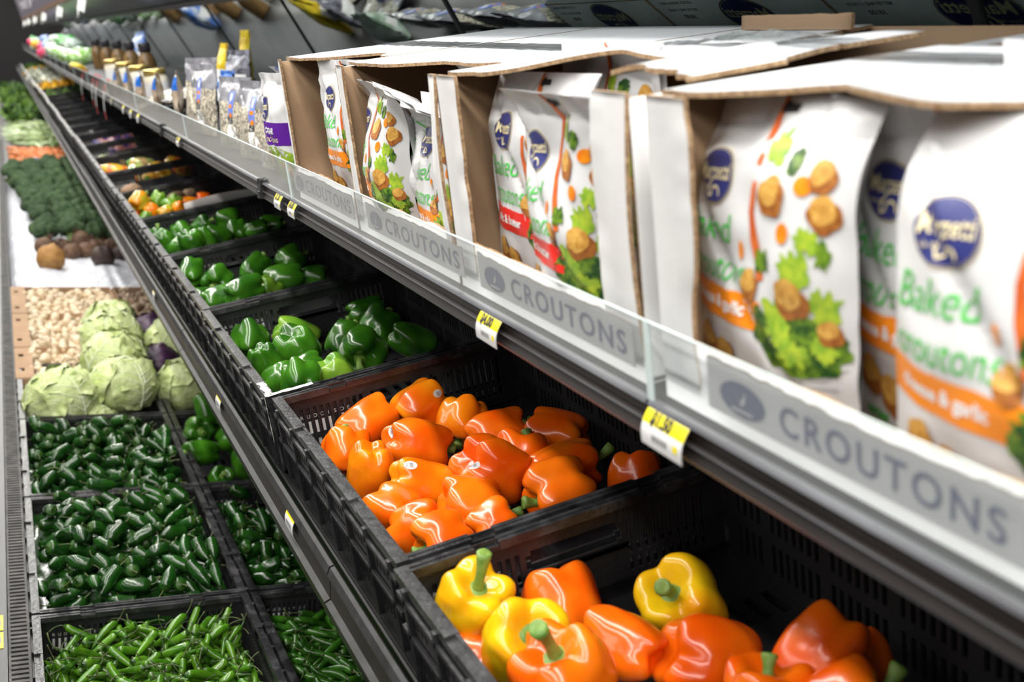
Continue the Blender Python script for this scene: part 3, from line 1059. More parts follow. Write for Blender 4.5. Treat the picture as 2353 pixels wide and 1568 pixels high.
def chili(L, R, bend, tip, seed, stem_len, nu=14, nv=14, shoulder=0.06):
    """Chili along X: tip at -L/2, shoulder at +L/2, with its stem as a second mesh."""
    rnd = random.Random(seed)
    b2 = rnd.uniform(-0.3, 0.3) * bend
    ax = rnd.uniform(0, 6)

    def c(t):
        x = (t - 0.5) * L
        k = (t - 0.5) ** 2 * 4 - 0.5
        return Vector((x, bend * k, b2 * k))

    def rad(t):
        a = min(1.0, t / tip) ** 0.62 if t < tip else 1.0
        e = sqrt(max(0.0, 1 - max(0.0, (t - (1 - shoulder)) / shoulder) ** 2)) if t > 1 - shoulder else 1.0
        return R * max(0.02, a * (0.86 + 0.16 * sin(pi * (t * 0.8 + 0.2))) * (0.30 + 0.70 * e))

    def f(u, v):
        a = 2 * pi * u
        p = c(v)
        n = 1 + 0.05 * cos(2 * a + ax) + 0.05 * nz((cos(a), sin(a), v * 4), 1.2, seed)
        r = rad(v) * n
        return p + Vector((0, cos(a) * r, sin(a) * r))
    mb = MB()
    mb.grid(f, nu, nv, wrap=True, flip=True)
    k = len(mb.v)
    mb.v.append(tuple(c(1.0) + Vector((0.0, 0, 0))))
    for i in range(nu):
        mb.f.append((nv * nu + (i + 1) % nu, k, nv * nu + i)[::-1])
        mb.m.append(0)
        mb.sm.append(True)
    st = MB()
    if stem_len:
        e = c(1.0)
        st.grid(lambda u, v: e + Vector((0.0012 - v * 0.0038, cos(2 * pi * u) * R * (0.12 + 0.62 * v), sin(2 * pi * u) * R * (0.12 + 0.62 * v))), 10, 3, 1, wrap=True)
        th = rnd.uniform(0, 6)
        cu = rnd.uniform(0.25, 0.8)
        pts, rr_ = [], []
        for i in range(7):
            t = i / 6
            pts.append(e + Vector((stem_len * t * (1 - 0.25 * cu * t), stem_len * cu * t * t * cos(th), stem_len * cu * t * t * sin(th))))
            rr_.append((0.0019 - 0.0007 * sin(pi * t)) * (R / 0.012) ** 0.5)
        st.tube(pts, rr_, 6)
    n = 5
    balls = [((0.06 + 0.86 * i / (n - 1) - 0.5) * L, rad(0.06 + 0.86 * i / (n - 1))) for i in range(n)]
    return mb, st, balls


M['jal'] = mat('jalapeno_skin', (0.005, 0.034, 0.004), (0.013, 0.066, 0.007), rough=0.17, spec=0.5, scale=40, bump=0.06, bscale=240, rand=0.28, coat=0.25)
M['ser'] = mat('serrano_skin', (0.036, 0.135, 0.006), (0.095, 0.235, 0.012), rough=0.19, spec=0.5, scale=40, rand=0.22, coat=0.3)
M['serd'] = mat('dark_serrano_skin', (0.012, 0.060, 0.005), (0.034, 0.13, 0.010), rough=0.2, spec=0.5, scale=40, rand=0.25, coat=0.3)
M['cstem'] = mat('chili_stem', (0.028, 0.070, 0.012), (0.075, 0.085, 0.022), rough=0.6, scale=60, rand=0.2)
M['ccal'] = mat('chili_calyx', (0.018, 0.065, 0.008), (0.035, 0.095, 0.012), rough=0.4, scale=60)
rj = random.Random(21)
JAL = []
for v in range(8):
    L = rj.uniform(0.058, 0.078)
    b, s, balls = chili(L, rj.uniform(0.0125, 0.0155), rj.uniform(-0.006, 0.012), rj.uniform(0.30, 0.5), v + 1, rj.uniform(0.016, 0.026))
    JAL.append((b, b.mesh('jalapeno', M['jal']), s.mesh('stem', [M['cstem'], M['ccal']]), balls))
SER = []
for v in range(8):
    L = rj.uniform(0.066, 0.092)
    b, s, balls = chili(L, rj.uniform(0.0070, 0.0092), rj.uniform(-0.012, 0.016), rj.uniform(0.6, 0.8), v + 51, rj.uniform(0.024, 0.038), nu=12)
    SER.append((b, b.mesh('serrano_chili', M['ser']), b.mesh('serrano_chili', M['serd']), s.mesh('stem', [M['cstem'], M['ccal']]), balls))


def chili_bin(row, j, kind, nbase, n, zfill, label, group, base_label, seed, y0=None, prof=None, dark=False, tries=7):
    rnd = random.Random(seed)
    x0 = 0.042 if row == 'f' else 0.448
    ya = YL + PW * (j - 1) + 0.003
    X0, X1, Y0_, Y1_ = x0 + 0.016, x0 + 0.384, max(ya + 0.016, y0 or -9), ya + 0.581
    hp = Heap(X0, X1, Y0_, Y1_, ZL - CH + 0.006)
    # lower layers, out of reach of the eye: one lumpy mass
    hp.h[:] = ZL + zfill - 0.062
    if prof is not None:
        xs = X0 + np.arange(hp.nx) * hp.res
        ys = Y0_ + np.arange(hp.ny) * hp.res
        hp.h += np.array([[prof(x, y) for y in ys] for x in xs])
    mb = MB()
    g = 14
    mb.grid(lambda u, v: Vector((X0 + (X1 - X0) * u, Y0_ + (Y1_ - Y0_) * v, ZL + zfill - 0.060 + (prof(X0 + (X1 - X0) * u, Y0_ + (Y1_ - Y0_) * v) if prof else 0) + 0.006 * nz((u * 18, v * 18, seed), 1))), g * 2, g * 3)
    src = JAL if kind == 'j' else SER
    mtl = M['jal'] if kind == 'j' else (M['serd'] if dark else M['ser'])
    for i in range(nbase):
        it = src[rnd.randrange(8)]
        loc, X = drop(hp, it[-1], rnd, 3)
        B = basis(X, rnd.uniform(0, 6.28)).to_4x4()
        B.translation = loc
        mb.add([B @ Vector(v) for v in it[0].v], it[0].f, 0)
    o = mb.obj('jalapeno_layer' if kind == 'j' else 'serrano_layer', mtl)
    tag(o, base_label, 'chilies', kind='stuff')
    for i in range(n):
        it = src[rnd.randrange(8)]
        loc, X = drop(hp, it[-1], rnd, tries)
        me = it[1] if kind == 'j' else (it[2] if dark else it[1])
        o = link('jalapeno' if kind == 'j' else 'serrano_chili', me, loc=loc, rot=basis(X, rnd.uniform(0, 6.28)))
        sc = rnd.uniform(0.9, 1.06)
        o.scale = (sc, sc, sc)
        tag(o, label, 'chili', group)
        link('stem', it[2] if kind == 'j' else it[3], o)


if not globals().get('SKIP_CHILI'):
    chili_bin('f', 1, 'j', 60, 100, 0.004, 'dark green jalapeno in the front crate next to the serranos', 'jalapenos in the nearer front crate', 'jalapenos lying deeper in the front crate next to the serranos', 1,
              prof=lambda x, y: 0.014 * (y - 2.4) / 0.3 + 0.006)
    chili_bin('f', 2, 'j', 60, 105, 0.006, 'dark green jalapeno in the front crate next to the cabbages', 'jalapenos in the farther front crate', 'jalapenos lying deeper in the front crate next to the cabbages', 2,
              prof=lambda x, y: -0.022 * max(0, (y - 2.9) / 0.3))
    chili_bin('b', 1, 'j', 40, 70, -0.012, 'dark green jalapeno in the shaded crate under the upper tier', 'jalapenos in the shaded crate', 'jalapenos lying deeper in the shaded crate', 3)
    chili_bin('f', 0, 's', 90, 190, -0.022, 'bright green serrano chili in the nearest front crate', 'serranos in the nearest front crate', 'serrano chilies lying deeper in the nearest front crate', 4, y0=1.70,
              prof=lambda x, y: 0.03 - 0.05 * (y - 1.7) / 0.4)
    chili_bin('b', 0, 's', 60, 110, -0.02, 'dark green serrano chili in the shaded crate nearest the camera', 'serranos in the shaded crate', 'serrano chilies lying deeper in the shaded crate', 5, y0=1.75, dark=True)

# green bell peppers in the shaded lower crate
random.seed(4)
LOWPEP = [('green', 0.50, 3.10, 0.012, 0.045, (0.1, -0.7, 0.2)), ('green', 0.545, 3.21, 0.035, 0.046, (-0.2, 0.4, 0.8)), ('green', 0.49, 2.98, -0.01, 0.043, (-0.95, -0.3, 0.1)), ('green', 0.585, 3.05, 0.0, 0.044, (0.5, -0.5, 0.5)),
          ('green', 0.60, 2.93, -0.03, 0.042, (0.1, -0.3, 0.9)), ('green', 0.52, 2.87, -0.05, 0.038, (0.2, -0.6, 0.7)), ('green', 0.66, 3.12, 0.0, 0.044, (0.3, 0.6, 0.6)), ('green', 0.68, 2.98, -0.02, 0.043, (0.8, 0.1, 0.3)), ('green', 0.60, 3.21, -0.02, 0.044, (0.7, 0.1, -0.3)), ('green', 0.70, 2.85, -0.045, 0.043, (0.1, 0.9, 0.3))]
LPL = ['dark green bell pepper with its calyx facing out, in the shaded lower crate', 'topmost dark green bell pepper of the shaded lower crate, before the cabbages', 'lobed green bell pepper beside the jalapenos at the edge of its crate', 'dark green bell pepper behind the calyx-facing one in the lower crate', 'green bell pepper under the upper tier lip in the lower crate', 'small green bell pepper at the near end of the lower pepper crate']
for i, (c, x, y, dz, R, d) in enumerate(LOWPEP):
    v, shp = i % 3, (1 if i in (1, 2) else 0)
    o = link('bell_pepper', pepper_mesh(shp, v, c), loc=Vector((x, y, ZL + dz)))
    z = Vector(d).normalized()
    xx = Vector((0.3, 0.5 - i * 0.1, 0.7)).cross(z).normalized()
    o.rotation_euler = Matrix((xx, z.cross(xx), z)).transposed().to_euler()
    o.scale = (R, R, R)
    tag(o, LPL[i] if i < len(LPL) else 'dark green bell pepper deep in shade in the lower crate', 'bell pepper', 'bell peppers in the lower crate')
    link('stem', PSM[shp, v, 0], o)
# ------------------------------------------------------------------ cabbages
M['cab'] = mat('cabbage_leaf', (0.40, 0.50, 0.17), (0.60, 0.66, 0.36), rough=0.45, spec=0.4, scale=2.2, detail=6, bump=0.6, bscale=6, rand=0.06, lo=0.3, hi=0.7)
M['cabv'] = mat('cabbage_vein', (0.78, 0.82, 0.66), (0.70, 0.76, 0.54), rough=0.45, scale=3)
M['redcab'] = mat('red_cabbage_leaf', (0.030, 0.010, 0.035), (0.065, 0.020, 0.07), rough=0.4, scale=2, bump=0.2, bscale=4)


def cabbage(seed, red=False):
    """A head of unit radius: a wrapped core, big overlapping outer leaves with veins."""
    rnd = random.Random(seed)
    core = MB()

    def cf(u, v):
        a, b = 2 * pi * u, pi * v
        p = Vector((sin(b) * cos(a), sin(b) * sin(a), cos(b) * 0.92))
        return p * (0.95 + 0.05 * nz(p, 1.6, seed) + 0.02 * nz(p, 5, seed))
    core.grid(cf, 32, 20, wrap=True)
    leaves = []
    for k in range(7):
        ax = Vector((rnd.uniform(-1, 1), rnd.uniform(-1, 1), rnd.uniform(-0.3, 0.9))).normalized()
        t1 = ax.cross(Vector((0.1, 0.2, -0.97))).normalized()
        t2 = ax.cross(t1)
        if t2.z < 0:
            t2 = -t2
        ang = rnd.uniform(0.85, 1.1)
        sd = seed * 11 + k

        def surf(u, v, off=0.0):
            # u across, v from the foot to the ruffled tip
            a, b = (u - 0.5) * 2, (v - 0.5) * 2
            rr_ = sqrt(a * a + b * b)
            sq = 1.0 if rr_ < 1e-6 else max(abs(a), abs(b)) / rr_
            a2, b2 = a * sq ** 0.6 * ang, b * sq ** 0.6 * ang
            d = sqrt(a2 * a2 + b2 * b2)
            dirv = (ax * cos(d) + (t1 * a2 + t2 * b2) * (sin(d) / d if d > 1e-6 else 1))
            e = max(0.0, d / ang - 0.70) / 0.30
            w = nz((a2 * 5, b2 * 5, sd), 1.0, k) * 0.11 * e + 0.10 * e * e * (0.3 + nz((a2 * 2, b2 * 2, sd + 4), 1.0))
            r = 0.985 + 0.012 * k + w + 0.022 * nz(dirv, 2.4, sd) + off
            p = dirv * r
            p.z *= 0.93
            return p
        lf = MB()
        lf.grid(lambda u, v: surf(u, v), 22, 22)
        # raised veins: a midrib and side ribs
        def rib(pts, w):
            P_ = [surf(a, b, 0.004) for a, b in pts]
            lf.tube(P_, [w * (1 - 0.75 * i / (len(P_) - 1)) for i in range(len(P_))], 5, 1, False)
        rib([(0.5 + 0.03 * sin(3 * i / 12 + sd), 0.06 + 0.86 * i / 12) for i in range(13)], 0.030)
        for q in range(4):
            b0 = 0.12 + 0.17 * q
            for sg in (-1, 1):
                rib([(0.5 + sg * 0.40 * (i / 8) ** 0.9, b0 + 0.22 * (i / 8) ** 0.8) for i in range(9)], 0.015)
        leaves.append(lf)
    return core, leaves


CAB = []
for sd in (1, 2, 3):
    c, l = cabbage(sd)
    CAB.append((c.mesh('cabbage', M['cab']), [x.mesh('outer_leaf', [M['cab'], M['cabv']]) for x in l]))
c, l = cabbage(9)
REDC = (c.mesh('red_cabbage', M['redcab']), [x.mesh('outer_leaf', [M['redcab'], M['redcab']]) for x in l])
CABS = [(0.160, 3.455, 0.008, 0.103, 0, 'large pale cabbage alone at the front edge, left of the others'), (0.336, 3.50, 0.035, 0.096, 1, 'cabbage with deeply veined leaves in front of the cabbage row, by the jalapenos'),
        (0.330, 3.70, 0.068, 0.095, 2, 'ruffled cabbage second in the row, just behind the veined one'), (0.335, 3.90, 0.085, 0.098, 0, 'smooth pale cabbage third in the row going back over the mushrooms'), (0.350, 4.10, 0.085, 0.092, 1, 'farthest cabbage of the row, touching the mushrooms'),
        (0.255, 3.70, -0.03, 0.080, 2, 'cabbage mostly hidden between the large one and the row'), (0.250, 3.42, -0.055, 0.062, 1, 'small cabbage low between the two front ones'),
        (0.545, 3.86, 0.075, 0.100, 2, 'yellowish crinkled cabbage under the lip, beside the red cabbages'), (0.525, 3.53, 0.02, 0.092, 0, 'cabbage behind the dark bell peppers, under the lip'), (0.660, 3.62, 0.01, 0.095, 1, 'shaded cabbage at the back under the upper tier')]
rc = random.Random(3)
for i, (x, y, dz, R, v, lab) in enumerate(CABS):
    o = link('cabbage', CAB[v][0], loc=Vector((x, y, ZL + dz)), rot=(rc.uniform(-0.4, 0.4), rc.uniform(-0.4, 0.4), i * 1.3))
    o.scale = (R, R, R)
    tag(o, lab, 'cabbage', 'green cabbages')
    for m in CAB[v][1]:
        link('outer_leaf', m, o)
for x, y, dz, R, lab in ((0.475, 4.02, 0.06, 0.085, 'dark red cabbage between the cabbage row and the yellowish cabbage'), (0.475, 3.78, 0.02, 0.075, 'lower dark red cabbage, half hidden by the veined cabbage')):
    o = link('red_cabbage', REDC[0], loc=Vector((x, y, ZL + dz)), rot=(0.3, 0.2, y))
    o.scale = (R, R, R)
    tag(o, lab, 'cabbage', 'red cabbages')
    for m in REDC[1]:
        link('outer_leaf', m, o)

# ------------------------------------------------------------------ mushrooms in cardboard trays
M['kraft'] = mat('kraft_cardboard', (0.40, 0.255, 0.15), (0.34, 0.21, 0.12), rough=0.8, scale=14, bump=0.04, bscale=60)
M['mush'] = mat('white_mushroom', (0.56, 0.43, 0.27), (0.72, 0.60, 0.44), rough=0.55, scale=25, detail=3, rand=0.16, lo=0.35, hi=0.6)
M['crem'] = mat('brown_mushroom', (0.26, 0.18, 0.12), (0.42, 0.31, 0.22), rough=0.55, scale=25, detail=3, rand=0.2)
MT = []


def mushroom(seed):
    rnd = random.Random(seed)
    mb = MB()
    k = rnd.uniform(0.9, 1.1)
    prof = [(0.02, 0.012), (0.25, 0.0115)] if False else []
    R = 0.0165
    cap = [(0.0005, 0.014), (0.006, 0.0135), (0.0115, 0.0105), (0.0152, 0.006), (0.0165, 0.001), (0.0160, -0.004), (0.0135, -0.0065), (0.010, -0.0055), (0.0065, -0.005), (0.0062, -0.011), (0.0070, -0.019), (0.0055, -0.0205), (0.0005, -0.021)]
    mb.lathe([(r * (1 + 0.05 * rnd.uniform(-1, 1)) if r > 0.001 else r, z * k) for r, z in cap], 14)
    for i, v in enumerate(mb.v):
        p = Vector(v)
        n = 1 + 0.10 * nz(p, 60, seed)
        mb.v[i] = tuple(p * n)
    return mb


MUS = [mushroom(i + 1) for i in range(5)]
MUW = [m.mesh('mushroom', M['mush']) for m in MUS]
MUB = [m.mesh('mushroom', M['crem']) for m in MUS]


def tray(x0, x1, y0, y1, label, flange=True):
    """Shallow open cardboard tray with holed side walls."""
    t = link('mushroom_tray', None, loc=(x0, y0, ZL - 0.115))
    tag(t, label, 'box', 'cardboard mushroom trays')
    w, d, h = x1 - x0, y1 - y0, 0.115
    mb = MB()
    mb.box((0, 0, 0), (w, d, 0.004))
    mb.obj('base', M['kraft'], t)
    for nm, a, b in (('end_wall', (0, 0, 0), (w, 0.004, h)), ('end_wall', (0, d - 0.004, 0), (w, d, h))):
        mb = MB()
        mb.box(a, b)
        mb.obj(nm, M['kraft'], t)
    for x in (0, w - 0.004):
        mb = MB()
        us = [0, 0.09, 0.125, d - 0.125, d - 0.09, d]
        mb.plate(lambda u, v: Vector((x, u, v)), us, [0, 0.07, 0.095, h], Vector((0.004, 0, 0)), lambda i, j: j == 1 and i in (1, 3))
        mb.obj('side_wall', M['kraft'], t)
    if not flange:
        return t
    # folded-down top flange along the aisle side, with hand slots
    mb = MB()
    us = [0.006, 0.09, 0.125, d - 0.125, d - 0.09, d - 0.006]
    mb.plate(lambda u, v: Vector((v, u, h + 0.002 + 0.01 * v)), us, [0.0, 0.012, 0.028, 0.055], Vector((0, 0, -0.003)), lambda i, j: j == 1 and i in (1, 3))
    mb.obj('flange', M['kraft'], t)
    return t


tys = [(3.735, 4.13), (4.135, 4.66), (4.665, 5.19)]
names = ['nearest', 'middle', 'farthest']
for (a, b), nm in zip(tys, names):
    tray(0.038, 0.44, a, b, '%s cardboard tray of white mushrooms at the front edge' % nm)
for (a, b), nm in zip(tys, names):
    tray(0.450, 0.86, a, b, '%s cardboard tray of brown mushrooms under the upper tier' % nm, False)


def mushrooms(x0, x1, y0, y1, n, meshes, label, group, seed, zf, mt):
    rnd = random.Random(seed)
    hp = Heap(x0, x1, y0, y1, ZL + zf - 0.03, 0.005)
    mb = MB()
    mb.grid(lambda u, v: Vector((x0 + (x1 - x0) * u, y0 + (y1 - y0) * v, ZL + zf - 0.030 + 0.006 * nz((u * 20, v * 30, seed), 1))), 24, 40)
    o = mb.obj('mushroom_layer', mt)
    tag(o, 'mushrooms packed below: ' + label, 'mushrooms', kind='stuff')
    for i in range(n):
        loc, X = drop(hp, [(0, 0.0145)], rnd, 8)
        k = rnd.randrange(5)
        o = link('mushroom', meshes[k], loc=loc, rot=(rnd.gauss(0, 0.9) + (pi if rnd.random() < 0.3 else 0), rnd.gauss(0, 0.9), rnd.uniform(0, 6.28)))
        s = rnd.uniform(0.85, 1.25)
        o.scale = (s, s, s)
        tag(o, label, 'mushroom', group)


mushrooms(0.085, 0.43, 3.75, 5.15, 210, MUW, 'loose white mushroom in the front trays behind the cabbages', 'white mushrooms in the front trays', 5, 0.008, M['mush'])
mushrooms(0.456, 0.655, 4.0, 5.15, 88, MUB, 'loose brown mushroom in the shaded trays under the upper tier', 'brown mushrooms in the shaded trays', 6, 0.012, M['crem'])

# ------------------------------------------------------------------ crushed ice bed with beets and broccoli
M['ice'] = mat('crushed_ice', (0.74, 0.76, 0.83), (0.64, 0.67, 0.75), rough=0.35, scale=22, detail=6, bump=0.9, bscale=70)


def ice_z(x, y):
    e = min(1, max(0, (x - 0.05) / 0.10))
    return ZL - 0.075 + 0.065 * e ** 0.6 + 0.016 * nz((x * 9, y * 7, 0), 1, 2) + 0.008 * nz((x * 30, y * 25, 0), 1, 5)


mb = MB()
mb.grid(lambda u, v: Vector((0.046 + 0.85 * u, 5.20 + 5.0 * v, ice_z(0.046 + 0.85 * u, 5.20 + 5.0 * v))), 60, 200)
o = mb.obj('ice_bed', M['ice'])
tag(o, 'white crushed ice bed under the beets and broccoli', 'ice', kind='stuff')

M['beet'] = mat('beet_skin', (0.085, 0.040, 0.026), (0.17, 0.095, 0.05), rough=0.7, scale=2.5, detail=5, bump=0.2, bscale=8, rand=0.15)
M['beet2'] = mat('dark_beet_skin', (0.030, 0.018, 0.014), (0.06, 0.035, 0.025), rough=0.6, scale=2.5, detail=5, bump=0.2, bscale=8)
M['rutab'] = mat('rutabaga_skin', (0.42, 0.22, 0.06), (0.30, 0.14, 0.04), rough=0.7, scale=2.5, detail=5, bump=0.25, bscale=7)
M['beetst'] = mat('beet_stub', (0.055, 0.018, 0.016), (0.10, 0.04, 0.03), rough=0.7, scale=6)


def beet_mesh(name, mt, seed, sq=0.0):
    mb = MB()

    def f(u, v):
        a, b = 2 * pi * u, pi * v
        r = sin(b) ** (0.9 - sq * 0.2)
        z = cos(b) * 0.88
        if v < 0.12:
            z += 0.10 * (1 - v / 0.12)
        if v > 0.85:
            z -= 0.35 * ((v - 0.85) / 0.15) ** 2
        p = Vector((r * cos(a), r * sin(a), z))
        return p * (1 + 0.06 * nz(p, 2, seed) + 0.02 * nz(p, 7, seed))
    mb.grid(f, 24, 18, wrap=True)
    return mb.mesh(name, mt)


stub = MB()
for k in range(6):
    a = k * 1.05
    stub.tube([(0.12 * cos(a), 0.12 * sin(a), 0.85), (0.17 * cos(a), 0.17 * sin(a), 1.05), (0.24 * cos(a + 0.2), 0.24 * sin(a + 0.2), 1.22 + 0.1 * (k % 3))], [0.07, 0.055, 0.04], 6)
stub = stub.mesh('stalk_stub', M['beetst'])
BM = beet_mesh('beet', M['beet'], 2)
BD = beet_mesh('beet', M['beet2'], 3)
RU_ = beet_mesh('rutabaga', M['rutab'], 4, 1)
o = link('rutabaga', RU_, loc=Vector((0.218, 5.70, ice_z(0.218, 5.70) + 0.048)), rot=(2.6, 0.4, 0.3))
o.scale = (0.066,) * 3
tag(o, 'round tan rutabaga alone in front of the beets on the ice', 'rutabaga')
BEETS = [(0.205, 6.02, 0.05, 0.052, 0, 'beet at the left end of the beet row, behind the rutabaga'), (0.25, 6.08, 0.03, 0.04, 0, 'small beet close behind the rutabaga'), (0.285, 6.12, 0.05, 0.045, 0, 'beet under the broccoli, second group from the ice edge'), (0.33, 6.02, 0.045, 0.048, 0, 'light brown beet at the front of the beet row middle'),
         (0.385, 6.25, 0.06, 0.048, 0, 'beet highest in the row, touching the broccoli'), (0.40, 6.05, 0.045, 0.044, 0, 'beet between the light brown one and the dark one'), (0.445, 6.08, 0.05, 0.048, 0, 'beet close behind the big dark beet'), (0.46, 5.80, 0.048, 0.058, 1, 'big dark beet alone on the ice, near the lip'),
         (0.485, 6.32, 0.06, 0.046, 0, 'beet at the back of the row in the broccoli shade'), (0.53, 6.15, 0.05, 0.046, 0, 'beet at the shaded end of the row, under the lip'), (0.56, 5.98, 0.04, 0.044, 1, 'dark beet half hidden by the upper tier lip')]
for i, (x, y, dz, R, v, lab) in enumerate(BEETS):
    o = link('beet', (BM, BD)[v], loc=Vector((x, y, ice_z(x, y) + dz - 0.012)), rot=(0.4 * sin(i * 2.1), 0.4 * cos(i * 1.7), i))
    o.scale = (R,) * 3
    tag(o, lab, 'beet', 'beets on the ice')
    link('stalk_stub', stub, o)

M['broc'] = mat('broccoli_florets', (0.026, 0.068, 0.024), (0.085, 0.16, 0.055), rough=0.8, scale=3.0, detail=6, bump=1.0, bscale=26, rand=0.18)
M['brocst'] = mat('broccoli_stalk', (0.16, 0.28, 0.06), (0.22, 0.34, 0.10), rough=0.5, scale=3)


def broccoli(seed):
    rnd = random.Random(seed)
    mb = MB()
    heads = [(0, 0, 0.35, 0.62)] + [(0.58 * cos(k * 2 * pi / 7 + rnd.uniform(-.2, .2)), 0.58 * sin(k * 2 * pi / 7), rnd.uniform(0.0, 0.2), rnd.uniform(0.40, 0.52)) for k in range(7)]
    for hx, hy, hz, r in heads:
        def f(u, v):
            a, b = 2 * pi * u, pi * v * 0.8
            p = Vector((sin(b) * cos(a), sin(b) * sin(a), cos(b)))
            q = p * (r * (1 + 0.16 * nz(p, 4.5, seed + hx) + 0.09 * nz(p, 10, seed)))
            return q + Vector((hx, hy, hz))
        mb.grid(f, 26, 15, wrap=True)
    st = MB()
    st.tube([(0, 0, -1.1), (0, 0, -0.5), (0.02, 0, 0.1)], [0.22, 0.24, 0.45], 10)
    return mb.mesh('broccoli', M['broc']), st.mesh('stalk', M['brocst'])


BR = [broccoli(i + 1) for i in range(4)]
rb = random.Random(8)
hp = Heap(0.09, 0.78, 6.2, 10.2, ZL - 0.03, 0.012)
hp.h[:] = ZL - 0.02
xs = 0.09 + np.arange(hp.nx) * hp.res
ys = 6.2 + np.arange(hp.ny) * hp.res
slope = np.array([[0.035 * min(1, max(0, (y - 6.3) / 0.6)) + 0.05 * min(1, max(0, (x - 0.1) / 0.25)) for y in ys] for x in xs])
hp.h += slope
mb = MB()


def bedz(x, y):
    return ZL - 0.03 + 0.035 * min(1, max(0, (y - 6.3) / 0.6)) + 0.05 * min(1, max(0, (x - 0.1) / 0.25))


nb = 0
for yy in np.arange(6.30, 9.45, 0.135):
    xl = 0.235 - 0.045 * (yy - 6.2) if yy < 9 else 0.105
    for xx in np.arange(xl, 0.72, 0.122):
        x, y = xx + rb.uniform(-0.02, 0.02), yy + rb.uniform(-0.025, 0.025)
        v = nb % 4
        R = rb.uniform(0.062, 0.078)
        z = bedz(x, y) + 0.045 + rb.uniform(0, 0.025)
        o = link('broccoli', BR[v][0], loc=Vector((x, y, z)), rot=(rb.uniform(-0.5, 0.2), rb.uniform(-0.5, 0.2), rb.uniform(0, 6)))
        o.scale = (R,) * 3
        tag(o, 'dark green broccoli crown in the broccoli heap on the ice', 'broccoli', 'broccoli crowns on the ice')
        link('stalk', BR[v][1], o)
        nb += 1

# ------------------------------------------------------------------ carrots, leeks, leafy greens beyond
M['carrot'] = mat('carrot_skin', (0.62, 0.15, 0.03), (0.72, 0.24, 0.06), rough=0.5, scale=20, rand=0.15)
M['leek'] = mat('green_onion', (0.30, 0.45, 0.14), (0.55, 0.66, 0.36), rough=0.4, scale=9, rand=0.12)
M['leaf'] = [mat('leafy_green', (0.03, 0.09, 0.015), (0.09, 0.19, 0.035), rough=0.5, scale=12, rand=0.25), mat('bright_leaf', (0.10, 0.22, 0.03), (0.22, 0.36, 0.07), rough=0.5, scale=12, rand=0.2), mat('dark_leaf', (0.015, 0.045, 0.012), (0.045, 0.09, 0.025), rough=0.5, scale=12, rand=0.25)]
mb = MB()
mb.box((0.045, 10.25, ZL - 0.12), (0.93, 23.5, ZL - 0.035))
tag(mb.obj('produce_bedding', M['deck']), 'black riser under the carrots and leafy greens', 'riser')
cm = []
for k in range(3):
    mb = MB()
    mb.tube([(-0.11, 0, 0), (-0.06, 0.003, 0), (0.0, 0.004 * (k - 1), 0.001), (0.07, 0.0, 0), (0.10, 0, 0), (0.105, 0, 0)], [0.003, 0.008, 0.012, 0.0155, 0.015, 0.007], 8)
    cm.append(mb.mesh('carrot', M['carrot']))
rk = random.Random(2)
hp = Heap(0.08, 0.75, 10.27, 11.8, ZL + 0.005, 0.012)
for i in range(150):
    loc, X = drop(hp, [(-0.07, 0.008), (0, 0.012), (0.08, 0.015)], rk, 5)
    o = link('carrot', cm[i % 3], loc=loc, rot=basis(X, rk.uniform(0, 6)))
    tag(o, 'loose orange carrot in the heap between broccoli and leeks', 'carrot', 'carrots in the heap')
mb = MB()


def bag_shape(mb, L, Wd, Tk, seed):
    mb.grid(lambda u, v: Vector(((v - 0.5) * L, Wd / 2 * sin(pi * min(1, v * 1.0)) ** 0.5 * cos(2 * pi * u), Tk / 2 * sin(pi * v) ** 0.5 * sin(2 * pi * u))) * (1 + 0.14 * nz((cos(2 * pi * u), sin(2 * pi * u), v * 4), 1.6, seed)), 18, 12, wrap=True)


M['foil'] = mat('crinkled_black_film', (0.05, 0.05, 0.07), (0.30, 0.30, 0.36), rough=0.25, scale=30, bump=0.6, bscale=50)
for i, (x, y, lab) in enumerate(((0.085, 9.75, 'dark plastic wrap bundle at the ice edge beside the carrots'), (0.30, 10.28, 'dark plastic wrap bundle between carrots and broccoli'))):
    mb = MB()
    bag_shape(mb, 0.22, 0.11, 0.08, i + 3)
    tag(mb.obj('plastic_wrap', M['foil'], loc=Vector((x, y, ZL + 0.03)), rot=(0.2, 0.1, 1.3)), lab, 'plastic wrap')
lk = []
for k in range(3):
    mb = MB()
    mb.tube([(-0.24, 0, 0), (-0.2, 0, 0), (-0.05, 0.005 * k, 0.003), (0.05, 0.01, 0.004)], [0.012, 0.015, 0.014, 0.013], 8)
    for q in range(4):
        yy = (q - 1.5) * 0.016
        mb.grid(lambda u, v: Vector((0.03 + 0.24 * v, yy * (0.4 + v) + (u - 0.5) * 0.024 * (1 - 0.5 * v), 0.006 + 0.012 * sin(3 * v + q) + 0.004 * abs(u - 0.5))), 2, 8)
    lk.append(mb.mesh('leek', M['leek']))
hp = Heap(0.09, 0.80, 11.9, 15.2, ZL + 0.01, 0.015)
for i in range(110):
    loc, X = drop(hp, [(-0.18, 0.013), (0, 0.016), (0.18, 0.016)], rk, 4)
    o = link('leek', lk[i % 3], loc=loc, rot=basis(X, rk.uniform(-0.5, 0.5)))
    tag(o, 'pale green leek in the heap beyond the carrots', 'leek', 'leeks in the heap')


